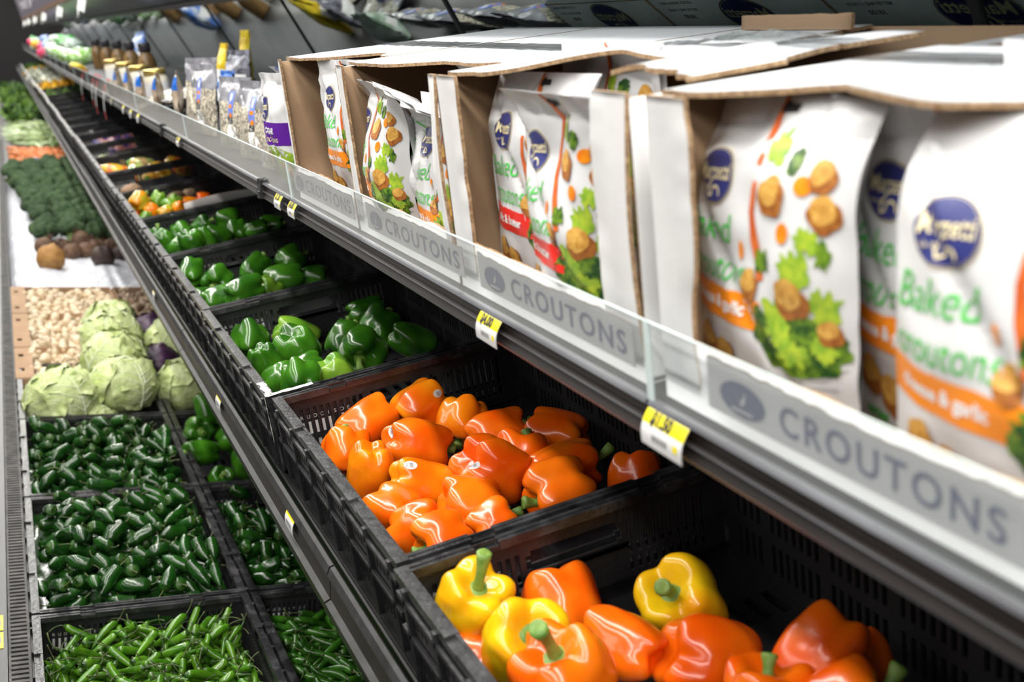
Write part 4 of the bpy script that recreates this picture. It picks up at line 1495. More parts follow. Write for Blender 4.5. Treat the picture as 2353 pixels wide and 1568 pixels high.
def leafy(seed, mt, n=16):
    rnd = random.Random(seed)
    mb = MB()
    for k in range(n):
        a = rnd.uniform(0, 2 * pi)
        el = rnd.uniform(0.2, 1.2)
        L, Wd = rnd.uniform(0.7, 1.15), rnd.uniform(0.25, 0.42)
        d = Vector((cos(a) * cos(el), sin(a) * cos(el), sin(el)))
        sd = Vector((-sin(a), cos(a), 0))
        nn = sd.cross(d)

        def f(u, v):
            w = Wd * sin(pi * (0.12 + 0.85 * v)) * (u - 0.5) * 2
            return d * (L * v) + sd * w - nn * (0.25 * v * v * L - 0.10 * abs(u - 0.5)) + nn * (0.10 * nz((u * 5, v * 6, k), 1, seed))
        mb.grid(f, 6, 9)
    return mb.mesh('leafy_bunch', mt)


LF = [leafy(i + 1, M['leaf'][i % 3]) for i in range(6)]
names_ = ['leafy green bunch', 'bright lettuce bunch', 'dark leafy bunch']
for i in range(100):
    y = 15.15 + (i // 4) * 0.33
    x = 0.17 + (i % 4) * 0.175
    k = 1 if (y > 16.2 and y < 18.0 and i % 3) else (i * 7 + i // 5) % 6
    o = link('leafy_bunch', LF[k], loc=Vector((x + rk.uniform(-0.02, 0.02), y + rk.uniform(-0.05, 0.05), ZL - 0.02 + 0.02 * (i % 3) + 0.006 * (y - 15))), rot=(rk.uniform(-0.3, 0.3), rk.uniform(-0.3, 0.3), rk.uniform(0, 6)))
    s = rk.uniform(0.15, 0.19)
    o.scale = (s, s, s)
    tag(o, '%s in the greens heap beyond the leeks' % names_[k % 3], 'greens', 'bunches of greens')
# ------------------------------------------------------------------ acrylic fence along the shelf, its paper signs and price tags
RSM = RS


def shelf_obj(mb, name, mats, y0):
    """Mesh built in shelf coordinates (s, y - y0, h)."""
    return mb.obj(name, mats, loc=SHF(0, y0, 0), rot=RSM)


FH = 0.066
for k, (a, b) in enumerate(zip(seams[:-1], seams[1:])):
    mb = MB()
    L = b - a
    mb.box((-0.0008, 0.002, 0.002), (0.0008, L - 0.002, FH - 0.001), 0)
    mb.box((-0.0012, 0.002, FH - 0.001), (0.0012, L - 0.002, FH), 1)
    mb.box((-0.0014, L - 0.0035, 0.0), (0.0012, L - 0.001, FH), 1)
    mb.box((-0.0014, 0.001, 0.0), (0.0012, 0.0035, FH), 1)
    o = shelf_obj(mb, 'shelf_fence', [M['fence'], M['edge']], a)
    lab = {0: 'clear acrylic shelf fence in front of the nearest crouton box', 1: 'clear acrylic shelf fence in front of the three farther crouton boxes', 2: 'clear acrylic shelf fence in front of the sunflower seed packets'}.get(k, 'clear acrylic shelf fence far along the shelf beyond the seed packets')
    tag(o, lab, 'fence', 'clear fences along the shelf')

M['sign'] = mat('sign_paper', (0.62, 0.60, 0.61), (0.55, 0.53, 0.545), rough=0.55, scale=12)
M['signink'] = mat('slate_ink', (0.10, 0.115, 0.21), rough=0.5)
M['signtorn'] = mat('torn_sign_edge', (0.46, 0.36, 0.29), (0.6, 0.52, 0.45), rough=0.8, scale=60)


def crouton_sign(yl, yr, hb, ht, label, seed):
    """Paper strip lying inside the fence: oval mark and the word CROUTONS, read from the aisle."""
    rnd = random.Random(seed)
    mb = MB()
    n = 40
    L = yl - yr
    P = lambda a, h: Vector((0.0032, L - a, h))   # a = distance from the far end
    prof = [ht + 0.0015 * sin(a * 23 + seed) + 0.001 * rnd.uniform(-1, 1) for a in np.linspace(0, L, n + 1)]
    va = [P(L * i / n, hb) for i in range(n + 1)] + [P(L * i / n, prof[i]) for i in range(n + 1)]
    vb = [p + Vector((0.0008, 0, 0)) for p in va]
    o = n + 1
    mb.add(va + vb, [(i, i + 1, o + i + 1, o + i) for i in range(n)] + [(2 * o + o + i, 2 * o + o + i + 1, 2 * o + i + 1, 2 * o + i) for i in range(n)], 0, False)
    mb.add([P(L * i / n, prof[i]) - Vector((0.0002, 0, 0)) for i in range(n + 1)] + [P(L * i / n, prof[i] - 0.0012) - Vector((0.0002, 0, 0)) for i in range(n + 1)], [(i, i + 1, o + i + 1, o + i) for i in range(n)], 2, False)
    hm = (hb + ht) / 2 - 0.002
    # oval mark
    k = 28
    ell = [P(0.042 + 0.026 * cos(2 * pi * i / k), hm + 0.0125 * sin(2 * pi * i / k)) - Vector((0.0006, 0, 0)) for i in range(k)]
    mb.add(ell, [tuple(range(k))], 1, False)
    for q in ([(0.035, 0.006), (0.041, -0.002), (0.047, 0.0075), (0.046, -0.0005), (0.042, -0.0045)], [(0.030, -0.007), (0.054, -0.007), (0.054, -0.0088), (0.030, -0.0088)]):
        mb.add([P(a, hm + h) - Vector((0.0009, 0, 0)) for a, h in q], [tuple(range(len(q)))], 0, False)
    vs, fs = text_mesh('CROUTONS', 0.028, bold=0.0003, align='LEFT', space=1.22)
    w = max(v.x for v in vs)
    f = (L - 0.095) / w
    mb.add([P(0.083 + v.x * f, hm + v.y) - Vector((0.0006, 0, 0)) for v in vs], fs, 1, False)
    o = shelf_obj(mb, 'shelf_sign', [M['sign'], M['signink'], M['signtorn']], yr)
    tag(o, label, 'sign', 'crouton signs in the shelf fence')


crouton_sign(0.645, 0.364, 0.019, 0.057, 'nearest CROUTONS paper sign, under the right-hand crouton box', 1)
crouton_sign(1.075, 0.750, 0.019, 0.055, 'CROUTONS paper sign under the box with the red-banded bags', 2)
crouton_sign(1.480, 1.120, 0.019, 0.055, 'CROUTONS paper sign under the box with the crumpled bags', 3)
crouton_sign(1.905, 1.545, 0.019, 0.055, 'farthest CROUTONS paper sign, under the nearly empty box', 4)


def price_tag(y, price, label, w=0.058, plain=False, x=None, z=None, hgt=0.028, lean=0.12):
    """Curved paper tag in the price moulding: yellow head with the price, white foot with a barcode."""
    mb = MB()
    n = 8
    P = lambda a, t: Vector((-0.0055 - 0.004 * sin(t * pi) - lean * 0.02 * t * t, w / 2 - a * w, -0.003 - hgt * t))
    split = 0.38 if not plain else 0.30

    def strip(a0, a1, t0, t1, m, off=0.0, nn=6):
        vs = [P(a, t0 + (t1 - t0) * i / nn) - Vector((off, 0, 0)) for i in range(nn + 1) for a in (a0, a1)]
        mb.add(vs, [(2 * i, 2 * i + 1, 2 * i + 3, 2 * i + 2) for i in range(nn)], m)
    strip(0, 1, 0, split, 1)
    strip(0, 1, split, 1, 0)
    vs = [P(a, t) + Vector((0.0006, 0, 0)) for t in np.linspace(0, 1, 7) for a in (1, 0)]
    mb.add(vs, [(2 * i, 2 * i + 1, 2 * i + 3, 2 * i + 2) for i in range(6)], 0)
    if not plain:
        tv, tf = text_mesh(price, 0.013, bold=0.0006)
        mb.add([P(0.42 + v.x / w, split * 0.52 - v.y / hgt) - Vector((0.0004, 0, 0)) for v in tv], tf, 2, False)
        rq = random.Random(int(y * 100))
        a = 0.28
        while a < 0.66:
            d = rq.choice((0.006, 0.010, 0.016))
            strip(a, a + d, 0.60, 0.78, 3, 0.0003, 2)
            a += d + 0.010
        strip(0.80, 0.91, 0.56, 0.76, 1, 0.0003, 2)
    else:
        strip(0.2, 0.8, 0.5, 0.7, 3, 0.0003, 2)
    loc = SHF(0, y, 0) if x is None else Vector((x, y, z))
    o = mb.obj('price_tag', [M['white'], M['yellow_print'], M['black_print'], M['grey_print']], loc=loc)
    tag(o, label, 'price tag', 'price tags on the mouldings')


price_tag(0.688, '$1.50', 'yellow and white price tag hanging by the seam of the two nearest fences')
price_tag(1.032, '$4.00', 'yellow and white price tag below the CROUTONS sign of the red-banded bags', w=0.054)
price_tag(1.898, '$4.00', 'right-hand one of two small price tags at the nearly empty crouton box', w=0.05, hgt=0.025)
price_tag(2.004, '$1.50', 'left-hand one of two small price tags at the nearly empty crouton box', w=0.05, hgt=0.025)
price_tag(3.257, '$2.50', 'price tag on the rail below the sunflower seed packets', w=0.05, hgt=0.025)
for y, d in ((4.254, 'nearest'), (4.50, 'middle'), (4.775, 'farthest')):
    price_tag(y, '', '%s of three small white tags on the rail below the flat seed packets' % d, w=0.05, plain=True, hgt=0.03)
price_tag(5.304, '$3.00', 'small yellow tag on the rail near the red and white hanging strips', w=0.04, hgt=0.026)
price_tag(1.412, '', 'torn white tag on the lip of the upper tier beside the orange pepper crate', w=0.045, plain=True, x=0.359, z=lz - 0.004)
price_tag(1.966, '', 'white tag on the lip of the upper tier beside the taped crate', w=0.045, plain=True, x=0.359, z=lz - 0.002)
price_tag(2.903, '', 'small white tag on the lip of the upper tier beyond the taped crate', w=0.04, plain=True, x=0.359, z=lz - 0.002)
for y, nm in ((2.109, 'farther'), (2.041, 'nearer')):
    mb = MB()
    mb.box((0, -0.030, -0.0006), (0.012, 0.030, 0.0006))
    mb.box((0.003, -0.012, 0.0006), (0.008, 0.012, 0.0009), 1)
    o = mb.obj('price_label', [M['yellow_print'], M['grey_print']], loc=(-0.0185, y, ZL - 0.0112))
    tag(o, '%s yellow price label on the front bumper by the serranos' % nm, 'price tag')
for y, lab in ((2.17, 'black plastic clip on the price rail near the nearly empty crouton box'), (3.637, 'black plastic clip on the price rail below the seed packets')):
    mb = MB()
    mb.box((-0.008, -0.012, -0.03), (0.002, 0.012, 0.003))
    mb.box((-0.0095, -0.014, -0.004), (0.004, -0.008, 0.006))
    mb.box((-0.0095, 0.008, -0.004), (0.004, 0.014, 0.006))
    mb.box((-0.011, -0.010, -0.022), (-0.008, 0.010, -0.017))
    tag(mb.obj('rail_clip', M['black'], loc=SHF(0, y, 0)), lab, 'clip')

# ------------------------------------------------------------------ crouton bags
BAGM = [mat('white_bag_film', (0.72, 0.72, 0.735), (0.67, 0.67, 0.685), rough=0.28, spec=0.6, scale=5),
        mat('navy_print', (0.030, 0.036, 0.17), rough=0.3), mat('cream_print', (0.80, 0.70, 0.42), rough=0.35), mat('green_print', (0.055, 0.46, 0.06), rough=0.35),
        mat('orange_print', (0.92, 0.27, 0.012), rough=0.3), mat('scarlet_print', (0.78, 0.030, 0.022), rough=0.3), mat('white_letters', (0.86, 0.86, 0.86), rough=0.35),
        mat('crouton_gold', (0.72, 0.42, 0.10), (0.50, 0.24, 0.04), rough=0.4, scale=170, detail=4), mat('crouton_brown', (0.42, 0.15, 0.025), (0.26, 0.08, 0.015), rough=0.4, scale=170, detail=4),
        mat('pale_lettuce_print', (0.42, 0.55, 0.04), (0.20, 0.38, 0.03), rough=0.35, scale=120, detail=4), mat('dark_salad_print', (0.015, 0.07, 0.012), (0.16, 0.28, 0.02), rough=0.35, scale=110, detail=4, lo=0.42, hi=0.60),
        mat('carrot_print', (0.88, 0.30, 0.01), (0.80, 0.20, 0.01), rough=0.3, scale=90), mat('grey_shade_print', (0.50, 0.50, 0.52), rough=0.4), mat('carrot_peel_print', (0.70, 0.16, 0.03), (0.55, 0.10, 0.02), rough=0.3, scale=80),
        mat('purple_print', (0.095, 0.012, 0.26), rough=0.3), mat('hang_hole', (0.012, 0.012, 0.014), rough=0.8), mat('crouton_red', (0.0, 0.0, 0.0))]
(B_W, B_NAVY, B_CREAM, B_GREEN, B_OR, B_RED, B_LET, B_GOLD, B_BRN, B_LIME, B_DARK, B_CAR, B_GREY, B_PEEL, B_PUR, B_HOLE, _) = range(17)


def disc(cx_, cy_, rx, ry, m, lay, seed=None, wob=0.0, rot=0.0, n=26, rings=3, freq=3.0):
    vs = [(cx_, cy_)]
    for j in range(1, rings + 1):
        for k in range(n):
            a = 2 * pi * k / n
            w = 1.0 if seed is None else 1 + wob * nz((cos(a) * freq, sin(a) * freq, seed), 1.0) * 2
            x, y = rx * w * cos(a) * j / rings, ry * w * sin(a) * j / rings
            vs.append((cx_ + x * cos(rot) - y * sin(rot), cy_ + x * sin(rot) + y * cos(rot)))
    fs = [(0, 1 + k, 1 + (k + 1) % n) for k in range(n)]
    for j in range(rings - 1):
        for k in range(n):
            fs.append((1 + j * n + k, 1 + (j + 1) * n + k, 1 + (j + 1) * n + (k + 1) % n, 1 + j * n + (k + 1) % n))
    return vs, fs, m, lay


def ribbon(pts, w, m, lay):
    vs = []
    for i, p in enumerate(pts):
        a, b = pts[max(0, i - 1)], pts[min(len(pts) - 1, i + 1)]
        dx, dy = b[0] - a[0], b[1] - a[1]
        l = sqrt(dx * dx + dy * dy) + 1e-9
        ww = w[i] if isinstance(w, list) else w
        vs += [(p[0] - dy / l * ww / 2, p[1] + dx / l * ww / 2), (p[0] + dy / l * ww / 2, p[1] - dx / l * ww / 2)]
    return vs, [(2 * i, 2 * i + 1, 2 * i + 3, 2 * i + 2) for i in range(len(pts) - 1)], m, lay


def words(t, x, y, size, m, lay, shear=0.0, bold=0.0, sx=1.0, rot=0.0, cut=0.006):
    vs, fs = text_mesh(t, size, shear=shear, bold=bold, cut=cut)
    return [(x + (v.x * sx) * cos(rot) - v.y * sin(rot), y + v.x * sx * sin(rot) + v.y * cos(rot)) for v in vs], fs, m, lay


def band(x0, x1, y0, y1, m, lay, seed=1, n=16, tilt=0.0):
    vs = []
    nr = max(2, int((y1 - y0) / 0.004))
    n = max(n, int((x1 - x0) / 0.005))
    for i in range(n + 1):
        x = x0 + (x1 - x0) * i / n
        for j in range(nr + 1):
            e = 0.0012 * nz((x * 300, j, seed), 1) * (1 if j in (0, nr) else 0)
            vs.append((x, y0 + (y1 - y0) * j / nr + e + tilt * (x - x0)))
    return vs, [((nr + 1) * i + j, (nr + 1) * (i + 1) + j, (nr + 1) * (i + 1) + j + 1, (nr + 1) * i + j + 1) for i in range(n) for j in range(nr)], m, lay


def logo(x, y, s):
    """Navy oval with a gold ring and the maker's name in cream letters with a swash."""
    out = [disc(x, y, 0.0285 * s, 0.0205 * s, B_CREAM, 1, n=36), disc(x, y, 0.0277 * s, 0.0197 * s, B_NAVY, 2, n=36), disc(x, y, 0.0268 * s, 0.0188 * s, B_CREAM, 3, n=36), disc(x, y, 0.0264 * s, 0.0184 * s, B_NAVY, 4, n=36)]
    out.append(words('Marzetti', x, y + 0.003 * s, 0.0162 * s, B_CREAM, 6, bold=0.0002 * s, sx=0.86, rot=0.06, cut=0.004))
    sw = [(x - 0.002 * s + 0.010 * s * 0 + px_ * s, y + py_ * s) for px_, py_ in ((0.0005, -0.002), (-0.002, -0.006), (-0.005, -0.011), (-0.003, -0.0148), (0.0015, -0.0135), (0.002, -0.009), (0.006, -0.0068), (0.0105, -0.0075), (0.0135, -0.0105), (0.0135, -0.0145))]
    fine = []
    for i in range(len(sw) - 1):
        for q in range(3):
            t = q / 3
            fine.append((sw[i][0] * (1 - t) + sw[i + 1][0] * t, sw[i][1] * (1 - t) + sw[i + 1][1] * t))
    out.append(ribbon(fine, 0.0017 * s, B_CREAM, 6))
    out.append(words('Since 1896', x - 0.0125 * s, y - 0.0088 * s, 0.0040 * s, B_CREAM, 6, sx=1.0))
    return out


def crouton(x, y, s, seed, rot=0.0):
    return [disc(x, y - 0.002 * s / 0.01, s, s * 0.95, B_BRN, 5, seed, 0.16, rot, freq=1.2), disc(x - 0.12 * s, y + 0.14 * s, s * 0.80, s * 0.74, B_GOLD, 6, seed + 3, 0.14, rot, freq=1.2)]


def art_crouton(variant):
    W, Hh = 0.19, 0.225
    p = []
    p += logo(0.052, 0.168, 0.95)
    p.append(words('Baked', 0.046, 0.132, 0.030, B_GREEN, 3, shear=0.22, bold=-0.0001, sx=0.92, rot=0.05))
    p.append(words('croutons', 0.055, 0.104, 0.0285, B_GREEN, 3, shear=0.22, bold=-0.0001, sx=0.82, rot=0.03))
    c = B_OR if variant == 'cheese' else B_RED
    p.append(band(0.0, 0.118, 0.066, 0.090, c, 2))
    p.append(words('cheese & garlic' if variant == 'cheese' else 'garlic & butter', 0.056, 0.0785, 0.0125, B_LET, 4, bold=0.0004))
    p += crouton(0.036, 0.045, 0.0145, 1) + crouton(0.060, 0.036, 0.0150, 2, 0.5)
    p.append(words('WOW', 0.038, 0.014, 0.0090, B_GREEN, 3, bold=0.0006))
    p.append(words('to your greens', 0.083, 0.014, 0.0062, B_GREEN, 3))
    p.append(words('made with care for your salad bowl', 0.062, 0.0065, 0.0034, B_GREEN, 3))
    # carrot peel curling down the middle
    pts = [(0.092, 0.224), (0.096, 0.215), (0.104, 0.200), (0.107, 0.185), (0.105, 0.165), (0.104, 0.150), (0.108, 0.132), (0.113, 0.118), (0.118, 0.105)]
    p.append(ribbon(pts, [0.004, 0.0065, 0.006, 0.005, 0.005, 0.006, 0.008, 0.009, 0.008], B_PEEL, 2))
    # falling salad
    p.append(disc(0.118, 0.192, 0.007, 0.011, B_LIME, 2, 11, 0.3, 0.4))
    p.append(disc(0.137, 0.185, 0.0072, 0.0085, B_DARK, 3, 12, 0.15))
    p.append(disc(0.152, 0.172, 0.0085, 0.0062, B_CAR, 3))
    p += crouton(0.166, 0.180, 0.0105, 5, 0.3) + crouton(0.124, 0.164, 0.0125, 6, 1.1) + crouton(0.172, 0.157, 0.012, 7, 0.2)
    p.append(disc(0.138, 0.140, 0.0062, 0.0068, B_CAR, 3))
    p.append(disc(0.160, 0.138, 0.0095, 0.008, B_LIME, 3, 13, 0.45, freq=5))
    p.append(disc(0.173, 0.130, 0.005, 0.009, B_DARK, 3, 14, 0.5, freq=5))
    p.append(disc(0.093, 0.122, 0.0028, 0.0068, B_CAR, 3))
    p.append(disc(0.118, 0.118, 0.0085, 0.008, B_DARK, 4, 15, 0.35, freq=4))
    p.append(disc(0.152, 0.116, 0.0130, 0.0135, B_LIME, 3, 16, 0.45, freq=5))
    p += crouton(0.105, 0.101, 0.0110, 8, 0.8) + crouton(0.148, 0.099, 0.0150, 9, 0.0)
    p.append(disc(0.134, 0.084, 0.0105, 0.012, B_LIME, 4, 17, 0.5, freq=5))
    p.append(disc(0.172, 0.094, 0.009, 0.012, B_LIME, 3, 18, 0.4, freq=5))
    # bowl of salad: pale rim, dark greens
    p.append(ribbon([(0.098, 0.112), (0.100, 0.090), (0.105, 0.070), (0.114, 0.054), (0.128, 0.045), (0.150, 0.042), (0.172, 0.046), (0.186, 0.056)], 0.0012, B_GREY, 2))
    p.append(disc(0.146, 0.066, 0.041, 0.0235, B_DARK, 3, 21, 0.10, n=36, freq=2.5))
    for q, (xx, yy, rr_) in enumerate(((0.118, 0.078, 0.010), (0.136, 0.072, 0.012), (0.160, 0.078, 0.011), (0.150, 0.060, 0.013), (0.128, 0.058, 0.009), (0.172, 0.066, 0.009))):
        p.append(disc(xx, yy, rr_, rr_ * 0.8, B_LIME if q % 2 else B_DARK, 4, 30 + q, 0.5, freq=5))
    p += crouton(0.176, 0.080, 0.0085, 10)
    p.append(ribbon([(0.112, 0.041), (0.130, 0.037), (0.155, 0.037), (0.180, 0.041)], 0.0022, B_GREY, 2))
    for q in range(7):
        p.append(ribbon([(0.105 + q * 0.013, 0.032), (0.098 + q * 0.0145, 0.004)], 0.0008, B_GREY, 1))
    # hang hole in the top seal
    p.append(disc(0.100, 0.216, 0.004, 0.004, B_HOLE, 3))
    p.append(band(0.100, 0.114, 0.2135, 0.2185, B_HOLE, 3, n=4))
    return W, Hh, p


def art_caesar():
    W, Hh = 0.17, 0.20
    p = logo(0.050, 0.140, 1.05)
    p.append(band(0.0, 0.17, 0.078, 0.118, B_PUR, 1))
    p.append(words('CAESAR', 0.075, 0.103, 0.014, B_LET, 3, bold=0.0004))
    p.append(words('CROUTONS', 0.085, 0.087, 0.0105, B_CREAM, 3))
    p.append(ribbon([(0.0, 0.076), (0.17, 0.076)], 0.002, B_CREAM, 2))
    p.append(disc(0.085, 0.038, 0.083, 0.037, B_LIME, 1, 3, 0.05, n=36, freq=2))
    for q in range(9):
        p.append(disc(0.02 + 0.017 * q, 0.030 + 0.016 * sin(q * 2.3), 0.014, 0.012, B_DARK if q % 2 else B_LIME, 2, q, 0.5, freq=5))
    p += crouton(0.052, 0.048, 0.020, 4, 0.9) + crouton(0.120, 0.040, 0.017, 5)
    return W, Hh, p


def art_back():
    W, Hh = 0.19, 0.225
    p = []
    for q in range(12):
        p.append(ribbon([(0.03, 0.17 - q * 0.009), (0.16 - 0.02 * (q % 3), 0.17 - q * 0.009)], 0.0022, B_GREEN if q < 8 else B_GREY, 2))
    p.append(words('With croutons in', 0.09, 0.188, 0.010, B_GREEN, 3))
    p.append(words('every salad', 0.09, 0.178, 0.010, B_GREEN, 3))
    return W, Hh, p


ART = {'cheese': art_crouton('cheese'), 'butter': art_crouton('butter'), 'caesar': art_caesar(), 'back': art_back()}


def make_bag(name, art, place, thick=0.030, seed=1, bend=0.0, crumple=1.0, mats=BAGM, twist=0.0, fold=None, slump=0.0):
    """Pillow bag: place is its 4x4 matrix; X across the front, Y up, Z out of the front."""
    W, Hh, prints = art
    rnd = random.Random(seed)

    def bulge(u, v):
        a = max(0.0, 1 - abs(2 * u - 1) ** 2.6) ** 0.85
        t = min(1.0, v / 0.90)
        b = max(0.0, sin(pi * (0.06 + 0.94 * t))) ** 0.6 if v < 0.90 else 0.0
        return thick * a * b

    def S(x, y, side=1):
        u, v = x / W, y / Hh
        z = bulge(u, v) * side
        c = crumple
        # vertical gathers near the seal, dents over the rest
        z += c * 0.0028 * sin(u * 21 + seed) * math.exp(-((v - 0.88) / 0.09) ** 2)
        z += c * side * 0.0060 * nz((u * 2.6, v * 3.2, seed), 1.0) + c * side * 0.0028 * nz((u * 6, v * 7.5, seed + 3), 1.0)
        z += -c * side * 0.005 * max(0.0, 1 - abs((u * 0.8 + v * 0.9 - 0.75 + 0.1 * sin(seed)) / 0.05)) * (v < 0.9)
        zz = bend * max(0.0, v - 0.72) ** 2 * Hh * 6
        xx = (x - W / 2) * (1 - 0.10 * (bulge(u, v) / max(thick, 1e-6)) * 0.5) + slump * v * v * W
        yy = y - 0.35 * abs(bend) * max(0.0, v - 0.72) ** 2 * Hh
        if fold:                     # one upper corner turned over
            fx, fy, fa = fold
            d = (u - fx) * cos(fa) + (v - fy) * sin(fa)
            if d > 0:
                yy -= 0.9 * d * Hh * sin(fa) * 0.9
                zz += 0.045 * sin(min(1, d * 3) * pi / 2)
                xx -= 0.4 * d * W * cos(fa)
        if twist:
            a = twist * (v - 0.4)
            xx, zt = xx * cos(a) - (z + zz) * sin(a), xx * sin(a) + (z + zz) * cos(a)
            return Vector((xx, yy, zt))
        return Vector((xx, yy, z + zz))
    mb = MB()
    nu, nv = 36, 44
    mb.grid(lambda u, v: S(u * W, v * Hh, 1), nu, nv, 0)
    mb.grid(lambda u, v: S(u * W, v * Hh, -0.85), 18, 22, 0, flip=True)
    e = 0.002
    for vs, fs, m, lay in prints:
        out = []
        for x, y in vs:
            x = min(max(x, 0.0003), W - 0.0003)
            y = min(max(y, 0.0003), Hh - 0.0003)
            p = S(x, y)
            n = (S(min(x + e, W), y) - S(max(x - e, 0), y)).cross(S(x, min(y + e, Hh)) - S(x, max(y - e, 0)))
            n.normalize()
            out.append(p + n * (0.00045 + 0.0002 * lay))
        mb.add(out, fs, m)
    o = mb.obj(name, mats)
    o.matrix_world = place
    return o


def bag_place(yl, s, h, W, yaw=0.0, lean=0.0, roll=0.0):
    """yl: far lower corner on the shelf; yaw turns the face (+ towards the far end of the aisle)."""
    c = SHF(s, yl - W / 2, h)
    B = Matrix(((0, 0, -1, 0), (-1, 0, 0, 0), (0, 1, 0, 0), (0, 0, 0, 1)))
    M4 = RS @ B @ Matrix.Rotation(yaw, 4, 'Y') @ Matrix.Rotation(lean, 4, 'X') @ Matrix.Rotation(roll, 4, 'Z')
    M4.translation = c
    return M4


GB = 'crouton bags in the open boxes'


def cbag(var, yl, s, h, label, yaw=0.0, lean=0.0, roll=0.0, scale=1.0, **k):
    W = ART[var][0] * scale
    pl = bag_place(yl, s, h, W, yaw, lean, roll) @ Matrix.Scale(scale, 4)
    o = make_bag('crouton_bag', ART[var], pl, **k)
    tag(o, label, 'bag', GB)
    return o


h_ = 0.006
# nearest box
cbag('cheese', 0.735, 0.058, h_, 'white crouton bag with orange band at the left end of the nearest box', seed=3, thick=0.026, bend=-0.25, yaw=-0.04)
cbag('cheese', 0.600, 0.092, h_, 'white orange-banded crouton bag half hidden in the middle of the nearest box', seed=8, thick=0.024, bend=0.1)
cbag('cheese', 0.502, 0.050, h_ - 0.002, 'white orange-banded crouton bag at the right edge of the photo, in front', seed=5, thick=0.028, bend=-0.3, yaw=0.04)
cbag('cheese', 0.545, 0.170, h_ + 0.012, 'white crouton bag standing tallest at the back of the nearest box', seed=6, thick=0.022, bend=0.0, scale=1.05)
# box with the red-banded bags
cbag('butter', 1.132, 0.066, h_, 'white crouton bag with red garlic and butter band showing its whole oval mark', seed=11, thick=0.024, bend=-0.2, yaw=0.10)
cbag('butter', 1.004, 0.044, h_ - 0.004, 'white red-banded crouton bag in front, showing the salad bowl', seed=12, thick=0.032, bend=0.25, yaw=0.0)
cbag('butter', 1.100, 0.135, h_ + 0.010, 'white crouton bag with a hang hole behind the two red-banded bags', seed=13, thick=0.022, scale=1.06)
# box with crumpled bags
cbag('cheese', 1.545, 0.050, h_ - 0.006, 'white crouton bag showing the salad bowl, left in the crumpled box', seed=21, thick=0.045, yaw=-0.10, bend=0.25, crumple=1.0, scale=0.95)
cbag('back', 1.425, 0.066, h_ - 0.012, 'crumpled white crouton bag with its back print showing and top folded over', seed=22, thick=0.030, yaw=0.0, crumple=2.4, roll=-0.15, bend=0.6, scale=0.97)
cbag('cheese', 1.362, 0.040, h_ - 0.03, 'white crouton bag low at the right of the crumpled box, orange band showing', seed=23, thick=0.024, yaw=0.0, lean=-0.1)
cbag('cheese', 1.385, 0.150, h_ + 0.004, 'curled white crouton bag at the back of the crumpled box', seed=24, thick=0.018, yaw=0.1, crumple=1.6, bend=0.3)
# nearly empty box
cbag('cheese', 1.80, 0.062, h_, 'lone white crouton bag at the right of the nearly empty box', seed=31, thick=0.022, yaw=0.15)
o = make_bag('crouton_bag', ART['caesar'], bag_place(2.145, 0.045, 0.004, 0.17, 0.15, 0.05), seed=41, thick=0.034)
tag(o, 'white caesar crouton bag with purple band standing left of the nearly empty box', 'bag', 'loose bags beside the boxes')
BLUEM = list(BAGM)
BLUEM[0] = mat('blue_white_film', (0.03, 0.13, 0.55), (0.70, 0.70, 0.74), rough=0.25, scale=14, lo=0.48, hi=0.52)
o = make_bag('snack_bag', (0.15, 0.20, []), bag_place(2.23, 0.10, 0.01, 0.15, 0.2), seed=42, thick=0.03, mats=BLUEM, bend=0.3)
tag(o, 'blue and white bag with a curled top behind the purple-banded bag', 'bag', 'loose bags beside the boxes')

# ------------------------------------------------------------------ torn corrugated boxes
M['kraft_in'] = mat('brown_box_inside', (0.30, 0.195, 0.115), (0.26, 0.165, 0.095), rough=0.85, scale=7, bump=0.05, bscale=90)
M['flute'] = mat('corrugated_edge', (0.24, 0.145, 0.075), (0.42, 0.28, 0.16), rough=0.9, scale=240, detail=1)
M['film'] = clear_film('clear_packing_tape', (0.8, 0.8, 0.82), gloss=0.07, tint=0.10, rough=0.15)
BM3 = [M['white'], M['kraft_in'], M['flute']]
BDp, BHt = 0.42, 0.232
BT = 0.004


def board(mb, P, N, us, lo, hi, nt=3, flip=False):
    """Corrugated board between the curves lo(u) and hi(u): white outside (towards N), kraft inside, fluted edges."""
    n = len(us) - 1

    def grid_pts(off):
        return [P(us[i], lo(us[i]) + (hi(us[i]) - lo(us[i])) * j / nt) + N * off for j in range(nt + 1) for i in range(n + 1)]
    A, Bk = grid_pts(BT / 2), grid_pts(-BT / 2)
    o = len(mb.v)
    mb.v.extend([tuple(v) for v in A + Bk])
    k = len(A)

    def face(f, m):
        mb.f.append(tuple(i + o for i in f))
        mb.m.append(m)
        mb.sm.append(m != 2)
    w = n + 1
    for j in range(nt):
        for i in range(n):
            q = (j * w + i, j * w + i + 1, (j + 1) * w + i + 1, (j + 1) * w + i)
            face(q, 0)
            face(tuple(x + k for x in q[::-1]), 1)
    for i in range(n):
        for r in (0, nt):
            a, b = r * w + i, r * w + i + 1
            face((a, b, b + k, a + k), 2)
    for j in range(nt):
        for i in (0, n):
            a, b = j * w + i, (j + 1) * w + i
            face((a, b, b + k, a + k), 2)


